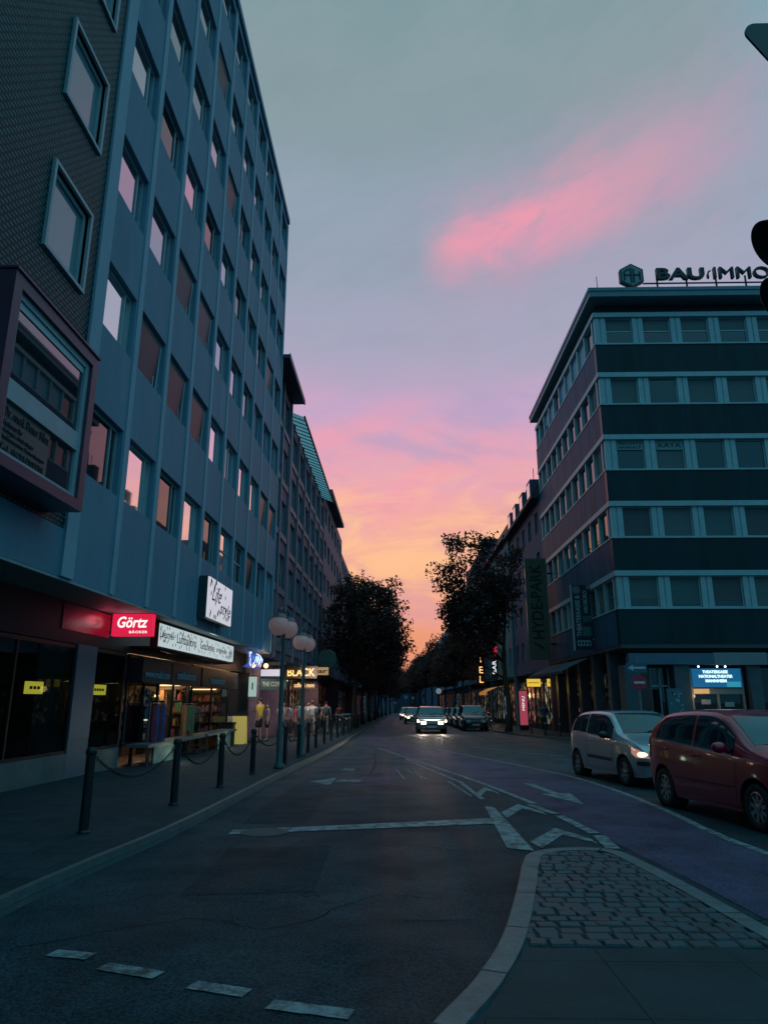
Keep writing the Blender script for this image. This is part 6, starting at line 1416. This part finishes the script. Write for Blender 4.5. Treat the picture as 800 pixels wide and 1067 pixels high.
# warm shop lamps under the canopies, and added fill lights over the people
for y, e_, c_ in ((34.0, 13, (1, .66, .62)), (40, 24, (1, .7, .55)), (47, 18, (.9, .7, .65)), (55, 18, (1, .7, .5))):
    light('shop_lamp', 'AREA', (-6.6, y, 2.95), e_ * 2.2, c_, 1.0)
light('people_fill', 'AREA', (-5.2, 29.9, 3.3), 60, (1, .80, .66), .5, rot=(rad(35), 0, 0))  # added fill light, brightens the people by the shop door
light('people_fill', 'AREA', (-4.6, 37.2, 3.1), 70, (1, .76, .66), .5, rot=(rad(25), 0, 0))  # added fill light over the people further along
for y, e_ in ((50, 14), (57, 16)): light('shop_lamp', 'AREA', (8.9, y, 2.8), e_, (1, .6, .35), 1.0)

# ------------------------------------------------------------------ traffic signal at the island edge
sg = thing('traffic_signal', 'dark traffic signal whose hooded lenses point left above the island', 'traffic light', (2.42, 3.12, gz(3) + .12))
mb = MB(); mb.tube([(2.42, 3.12, gz(3) + .1), (2.42, 3.12, 4.95)], .057, 14); build('pole', mb, POSTM, sg)
HOUS = mat('signal_housing', (.020, .045, .052), .45)
mb = MB(); mb.box(2.072, 2.30, 2.96, 3.26, 2.98, 3.96); mb.box(2.30, 2.39, 3.08, 3.16, 3.2, 3.26); mb.box(2.30, 2.39, 3.08, 3.16, 3.7, 3.76); hb = build('housing', mb, HOUS, sg)
bmod = hb.modifiers.new('bevel', 'BEVEL'); bmod.width = .03; bmod.segments = 3
for i, z in enumerate((3.795, 3.475, 3.155)):
    q = MB(); rows = []
    for k in range(25):
        a = rad(-125 + 250 * k / 24); ya, za = .125 * math.sin(a), .125 * math.cos(a)
        ln = .25 * (.30 + .70 * (.5 + .5 * math.cos(a * .95)))
        rows.append([(2.07, 3.11 + ya, z + za), (2.07 - ln * .5, 3.11 + ya * .99, z + za * .99 - .012), (2.07 - ln, 3.11 + ya * .97, z + za * .97 - .03)])
    q.grid(rows); v_ = build('visor', q, HOUS, sg, smooth=True); so = v_.modifiers.new('thick', 'SOLIDIFY'); so.thickness = .006
    q = MB(); q.lathe([(.105, 0), (.09, -.02), (.05, -.032), (0, -.036)], (2.069, 3.11, z), 'x', 24); build('lens', q, mat('lens_%d' % i, [(.10, .01, .01), (.10, .06, .01), (.01, .07, .03)][i], .2), v_, smooth=True)
ys_ = thing('yield_sign', 'dark rear of a triangular sign whose rounded corner juts in at the top', 'traffic sign', (2.42, 3.0, 4.4))
P = []
for cx, cz, a0 in ((1.945, 5.03, 90), (2.74, 5.03, -30), (2.343, 4.34, 210)):
    for k in range(9): a = rad(a0 + 120 - 120 * k / 8); P.append((cx + .06 * math.cos(a), cz + .06 * math.sin(a)))
q = MB()
q.face(*[(x, 3.02, z) for x, z in P]); q.face(*[(x, 3.032, z) for x, z in P])
for i in range(len(P)): a, b = P[i], P[(i + 1) % len(P)]; q.face((a[0], 3.02, a[1]), (b[0], 3.02, b[1]), (b[0], 3.032, b[1]), (a[0], 3.032, a[1]))
build('plate', q, HOUS, ys_)
q = MB(); q.box(2.34, 2.5, 3.034, 3.062, 4.85, 4.89); q.box(2.34, 2.5, 3.034, 3.062, 4.5, 4.54); build('clamp', q, POSTM, ys_)

# ------------------------------------------------------------------ people
def skin_mesh(verts, edges, radii, sub=2):
    me = bpy.data.meshes.new('tmp'); me.from_pydata(verts, edges, []); ob = bpy.data.objects.new('tmp', me); COL.objects.link(ob)
    md = ob.modifiers.new('s', 'SKIN'); md.use_smooth_shade = True
    for i, rr in enumerate(radii): me.skin_vertices[0].data[i].radius = rr if isinstance(rr, tuple) else (rr, rr)
    me.skin_vertices[0].data[0].use_root = True
    sb = ob.modifiers.new('u', 'SUBSURF'); sb.levels = sub; sb.render_levels = sub
    bpy.context.view_layer.update(); out = bpy.data.meshes.new_from_object(ob.evaluated_get(bpy.context.evaluated_depsgraph_get()))
    bpy.data.objects.remove(ob); return out
SKINS = [mat('skin_a', (.34, .20, .15), .55), mat('skin_b', (.26, .15, .11), .55)]
def cloth(c): return mat('cloth_%d_%d_%d' % tuple(int(q * 100) for q in c), c, .8, var=.1, scale=6)
HAIRM = mat('hair_dark', (.025, .018, .014), .6)
def person(label, loc, rz, shirt, legs, shorts=False, pose='stand', hair='short', height=1.75, bag=None, skin=0, group=None):
    S = height / 1.75; t = thing('person', label, 'person', (0, 0, 0), group)
    # facing +x ; joints in metres at 1.75 m
    ls = {'stand': (.03, -.02), 'walk': (.22, -.24), 'lean': (.05, -.03)}[pose]
    def leg(sd, k):
        hip = (0, sd * .09, .92); f = ls[k]; knee = (f * .62 + .03, sd * .095, .49); ank = (f * 1.0 - (.05 if f < -.1 else 0), sd * .10, .09 + (.05 if f < -.1 else 0)); toe = (ank[0] + .15, sd * .12, .035 + (.0 if f > -.1 else .01)); return [hip, knee, ank, toe]
    J = [(0, 0, .95), (0.0, 0, 1.12), (.01, 0, 1.30), (0, 0, 1.43), (.01, 0, 1.50), (.03, 0, 1.60), (.03, 0, 1.70)]; Rr = [(.12, .155), (.105, .14), (.115, .165), (.085, .13), .05, (.088, .073), (.07, .06)]
    E_ = [(i, i + 1) for i in range(6)]
    nose = len(J); J.append((.125, 0, 1.605)); Rr.append(.018); E_.append((5, nose))
    for sd in (-1, 1): J.append((.02, sd * .085, 1.61)); Rr.append(.016); E_.append((5, len(J) - 1))
    hands = []
    for sd, k in ((1, 0), (-1, 1)):
        L_ = leg(sd, k); b = len(J); J += L_[1:]; Rr += [.058, .04, .03]; h0 = len(J); J.append(L_[0]); Rr.append(.085); E_ += [(0, h0), (h0, b), (b, b + 1), (b + 1, b + 2)]
        sw = -ls[k] * .8
        sh = (0, sd * .19, 1.41)
        if pose == 'lean' or (pose == 'stand' and bag == 'phone' and sd == -1): el, wr = (.02, sd * .24, 1.14), (.25, sd * .14, 1.18)
        else: el, wr = (sw * .4 - .03, sd * .245, 1.13), (sw * .9 + .04, sd * .255, .89)
        b = len(J); J += [sh, el, wr]; Rr += [.06, .043, .03]; E_ += [(3, b), (b, b + 1), (b + 1, b + 2)]
        d = (Vector(wr) - Vector(el)).normalized(); palm = Vector(wr) + d * .06; J.append(tuple(palm)); Rr.append((.035, .022)); E_.append((b + 2, b + 3)); hands.append((palm, d, sd))
    V = [tuple(Vector(p) * S) for p in J]
    me = skin_mesh(V, E_, [tuple(q * S for q in r_) if isinstance(r_, tuple) else r_ * S for r_ in Rr], 2)
    bm = bmesh.new(); bm.from_mesh(me)
    fm = MB()
    for palm, d, sd in hands:
        side = Vector((1, 0, 0)) if abs(d.x) < .6 else Vector((0, 0, 1)); side = (side - d * side.dot(d)).normalized(); inw = d.cross(side) * sd
        for k, (o_, l_) in enumerate(((-.027, .062), (-.009, .075), (.009, .07), (.026, .055))):
            a = palm + side * o_ + d * .01; fm.tube([a * S, (a + d * l_ * .55) * S, (a + d * l_ + inw * -.02) * S], [.0085 * S, .008 * S, .006 * S], 6)
        a = palm + side * .03 - d * .03; fm.tube([a * S, (a + side * .03 + d * .025) * S, (a + side * .035 + d * .055) * S], [.01 * S, .009 * S, .007 * S], 6)
    fmesh = bpy.data.meshes.new('f'); fmesh.from_pydata(fm.v, [], fm.f); bm.from_mesh(fmesh); bm.to_mesh(me); bm.free()
    me.materials.clear(); me.materials.append(SKINS[skin]); me.polygons.foreach_set('use_smooth', [True] * len(me.polygons))
    def add(nm, m_, mt): 
        m_.materials.clear(); m_.materials.append(mt); o = bpy.data.objects.new(nm, m_); COL.objects.link(o); o.parent = t; ORG[o] = (0, 0, 0); return o
    add('body', me, SKINS[skin])
    # shirt: torso plus sleeves, trousers: pelvis plus legs, one skin each and slightly larger than the body
    def sub_skin(ids, edges, grow, cutlast=None):
        return skin_mesh([tuple(Vector(q) * S) for q in ids], edges, [tuple(v * S for v in r_) for r_ in grow], 2)
    g = .014; lsl = .8
    A_, Eg, Rg = [(0, 0, .93), (0, 0, 1.12), (.01, 0, 1.30), (0, 0, 1.425), (.005, 0, 1.46)], [(0, 1), (1, 2), (2, 3), (3, 4)], [(.135, .17), (.12, .155), (.13, .18), (.10, .145), (.06, .07)]
    i = 0
    for sd, k in ((1, 0), (-1, 1)):
        arm = [j for j, p in enumerate(J) if abs(p[2] - 1.41) < 1e-6 and p[1] * sd > 0][0]
        sh, el = Vector(J[arm]), Vector(J[arm + 1]); b = len(A_); A_ += [tuple(sh), tuple(sh.lerp(el, lsl))]; Rg += [(.072, .072), (.062, .062)]; Eg += [(3, b), (b, b + 1)]
    add('shirt', sub_skin(A_, Eg, Rg), cloth(shirt))
    A_, Eg, Rg = [(0, 0, .99), (0, 0, .92)], [(0, 1)], [(.125, .16), (.135, .165)]
    for sd, k in ((1, 0), (-1, 1)):
        L_ = leg(sd, k); b = len(A_); h_, kn, an = map(Vector, L_[:3])
        if shorts: A_ += [tuple(h_), tuple(h_.lerp(kn, .85))]; Rg += [(.10, .10), (.09, .09)]; Eg += [(1, b), (b, b + 1)]
        else: A_ += [tuple(h_), tuple(kn), tuple(kn.lerp(an, .92))]; Rg += [(.10, .10), (.075, .075), (.058, .058)]; Eg += [(1, b), (b, b + 1), (b + 1, b + 2)]
    add('shorts' if shorts else 'trousers', sub_skin(A_, Eg, Rg), cloth(legs))
    q = MB(); q.ellip((.012 * S, 0, 1.665 * S), (.098 * S, .084 * S, .085 * S), 14, 10)
    if hair == 'long': q.ellip((-.05 * S, 0, 1.55 * S), (.05 * S, .075 * S, .14 * S), 12, 8)
    build('hair', q, HAIRM, t, smooth=True)
    q = MB()
    for sd in (-1, 1): q.ellip((.108 * S, sd * .032 * S, 1.625 * S), (.012 * S, .013 * S, .008 * S), 8, 6)
    q.ellip((.105 * S, 0, 1.555 * S), (.012 * S, .024 * S, .007 * S), 8, 6); build('face_features', q, mat('face_dark', (.05, .025, .022), .5), t)
    q = MB()
    for sd, k in ((1, 0), (-1, 1)):
        L_ = leg(sd, k); an = Vector(L_[2]); q.ellip(tuple((an + Vector((.055, 0, -.045))) * S), (.135 * S, .048 * S, .045 * S), 10, 8)
    build('shoes', q, mat('shoe_dark', (.03, .03, .035), .6), t, smooth=True)
    if bag == 'pack':
        q = MB(); q.ellip((-.2 * S, 0, 1.25 * S), (.10 * S, .15 * S, .22 * S), 12, 10); k_ = build('backpack', q, cloth((.04, .08, .08)), t, smooth=True)
    x, y = loc; place(t, (x, y, gz(y) + .12), rz); return t
GP = 'people on the shop pavement'
person('person in a yellow shirt and black shorts by the shop door, looking at a phone', (-6.0, 31.2), rad(160), (.50, .36, .03), (.012, .012, .014), True, 'stand', height=1.86, bag='phone', group=GP)
person('person with long hair in a mauve top and black shorts behind the yellow shirt', (-5.9, 32.6), rad(200), (.22, .17, .26), (.015, .015, .02), True, 'stand', 'long', 1.66, group=GP)
person('person in a pale lilac top and dark shorts with one arm bent', (-5.25, 32.3), rad(60), (.36, .32, .40), (.02, .02, .025), True, 'lean', 'short', 1.70, group=GP)
person('person in a red top half hidden by the nearer lamp post', (-4.75, 33.2), rad(20), (.40, .06, .09), (.03, .03, .04), False, 'stand', 'long', 1.62, group=GP)
person('person in a pale blue shirt walking between the two lamp posts', (-5.1, 36.5), rad(-80), (.22, .34, .38), (.03, .04, .05), False, 'walk', height=1.78, group=GP)
person('person in a light teal shirt and long trousers just past the further lamp post', (-4.9, 39.0), rad(-70), (.16, .30, .30), (.08, .16, .18), False, 'walk', height=1.76, group=GP)
person('person in dark clothes standing close behind the light teal shirt', (-5.3, 40.0), rad(200), (.04, .05, .07), (.02, .025, .03), False, 'stand', height=1.74, skin=1, group=GP)
person('person in grey with a backpack walking away near the kerb', (-4.15, 41.2), rad(92), (.12, .16, .16), (.07, .09, .09), False, 'walk', height=1.78, bag='pack', group=GP)
person('person in black beside the bicycles before the first tree', (-5.0, 44.5), rad(-100), (.03, .03, .035), (.03, .035, .05), False, 'stand', 'long', 1.68, group=GP)
person('person in a pale jacket under the far shop canopy', (-5.4, 49), rad(-90), (.30, .32, .34), (.04, .04, .05), False, 'walk', height=1.75, group=GP)
person('person in a dark red jacket walking under the trees', (-4.6, 56), rad(-95), (.20, .05, .06), (.03, .03, .04), False, 'walk', height=1.72, skin=1, group=GP)
person('person in dark blue seen small on the far pavement by the pink poster', (8.6, 43.5), rad(-100), (.04, .06, .12), (.03, .03, .03), False, 'walk', height=1.76, group=None)
person('person in a grey shirt inside the shop behind the further window', (-7.6, 27.0), rad(-10), (.20, .28, .36), (.03, .03, .04), False, 'lean', height=1.72, group=GP)

person('person in an orange top walking just behind the yellow shirt group', (-5.5, 34.6), rad(-80), (.42, .18, .08), (.03, .04, .07), False, 'walk', height=1.72, group=GP)
person('person in a white shirt and pale shorts past the two lamp posts', (-4.5, 37.6), rad(100), (.50, .50, .48), (.26, .24, .20), True, 'walk', height=1.79, group=GP)
person('person in a blue jacket standing by the glowing yellow capitals', (-5.7, 37.8), rad(-30), (.07, .14, .32), (.03, .03, .04), False, 'stand', 'long', 1.68, skin=1, group=GP)

# ------------------------------------------------------------------ bicycles
def bicycle():
    t = thing('bicycle', '', 'bicycle', (0, 0, 0), 'bicycles parked along the kerb'); fr_ = mat('bike_frame', (.05, .09, .09), .35, metal=.4); R_ = .34
    for x in (-.52, .52):
        q = MB(); q.lathe([(R_ - .02, -.016), (R_, 0), (R_ - .02, .016), (R_ - .035, 0), (R_ - .02, -.016)], (x, 0, R_), 'y', 28); w = build('wheel', q, TYRE, t)
        q = MB()
        for k in range(14): a = 2 * math.pi * k / 14; q.tube([(x, .02 * (-1) ** k, R_), (x + (R_ - .03) * math.cos(a), 0, R_ + (R_ - .03) * math.sin(a))], .003, 3)
        q.lathe([(R_ - .034, -.012), (R_ - .034, .012)], (x, 0, R_), 'y', 28); build('rim', q, RIM, w)
    q = MB()
    for a, b in (((-.52, R_), (-.08, .3)), ((-.52, R_), (-.2, .78)), ((-.08, .3), (-.22, .86)), ((-.2, .78), (.36, .82)), ((-.08, .3), (.38, .74)), ((.34, .92), (.52, R_))): q.tube([(a[0], 0, a[1]), (b[0], 0, b[1])], .017, 6)
    build('frame', q, fr_, t)
    q = MB(); q.tube([(.34, 0, .92), (.33, 0, 1.02)], .014, 6); q.tube([(.2, .3, 1.0), (.3, .2, 1.03), (.35, 0, 1.03), (.3, -.2, 1.03), (.2, -.3, 1.0)], .013, 6); build('handlebar', q, CHROME, t)
    q = MB(); q.ellip((-.24, 0, .9), (.14, .07, .035), 10, 6); build('saddle', q, BLK, t, smooth=True)
    q = MB(); q.lathe([(.09, -.01), (.09, .01)], (-.08, .04, .3), 'y', 16); q.tube([(-.08, .06, .3), (-.02, .06, .14)], .01, 5); q.tube([(-.08, -.06, .3), (-.14, -.06, .46)], .01, 5); build('crank', q, CHROME, t)
    q = MB(); q.ellip((.5, 0, .78), (.04, .035, .035), 8, 6); build('lamp', q, mat('reflector', (.6, .6, .6), .2, emit=(.7, .75, .8), estr=.4), t)
    return t
bk = bicycle()
for k, (x, y, a) in enumerate(((-3.55, 40.8, 80), (-3.6, 43.4, 100), (-3.5, 45.0, 75), (-3.6, 47.4, 95), (-3.5, 48.6, 82), (-3.55, 50.6, 105))):
    b = bk if k == 0 else copy_tree(bk); place(b, (x, y, gz(y) + .12), rad(a)); b.rotation_euler = (rad(6), 0, rad(a)); b['label'] = ['bicycle parked nearest the camera in the kerbside row', 'second bicycle of the kerbside row from the camera', 'third bicycle of the kerbside row from the camera', 'fourth bicycle of the kerbside row from the camera', 'fifth bicycle of the kerbside row from the camera', 'bicycle furthest back in the kerbside row, beside the first tree'][k]
b = copy_tree(bk); place(b, (5.9, 47.5, gz(47.5)), rad(-92), label='bicycle at the far kerb in front of the black off road car'); b['group'] = 'bicycles at the far kerb'
# bollard rail posts at the corner of the far pavement
pr = thing('bollard', '', 'bollard', (0, 0, 0), 'thin posts on the corner pavement')
mb = MB(); mb.lathe([(0, 0), (.04, 0), (.04, .92), (.03, .95), (0, .96)], (0, 0, 0), n=12); build('post', mb, BLACKM, pr)
mb = MB(); mb.lathe([(.05, .6), (.05, .68)], (0, 0, 0), n=12); build('band', mb, mat('band_grey', (.25, .27, .28), .5), pr)
for k, (x, y) in enumerate(((7.35, 41), (7.75, 39.2), (8.15, 37.4), (8.65, 35.6))):
    b = pr if k == 0 else copy_tree(pr); place(b, (x, y, gz(y) + .118), 0, label=['thin pavement post nearest the big street tree', 'second thin pavement post from the big street tree', 'third thin pavement post from the big street tree', 'thin pavement post nearest the silver hatchback'][k])
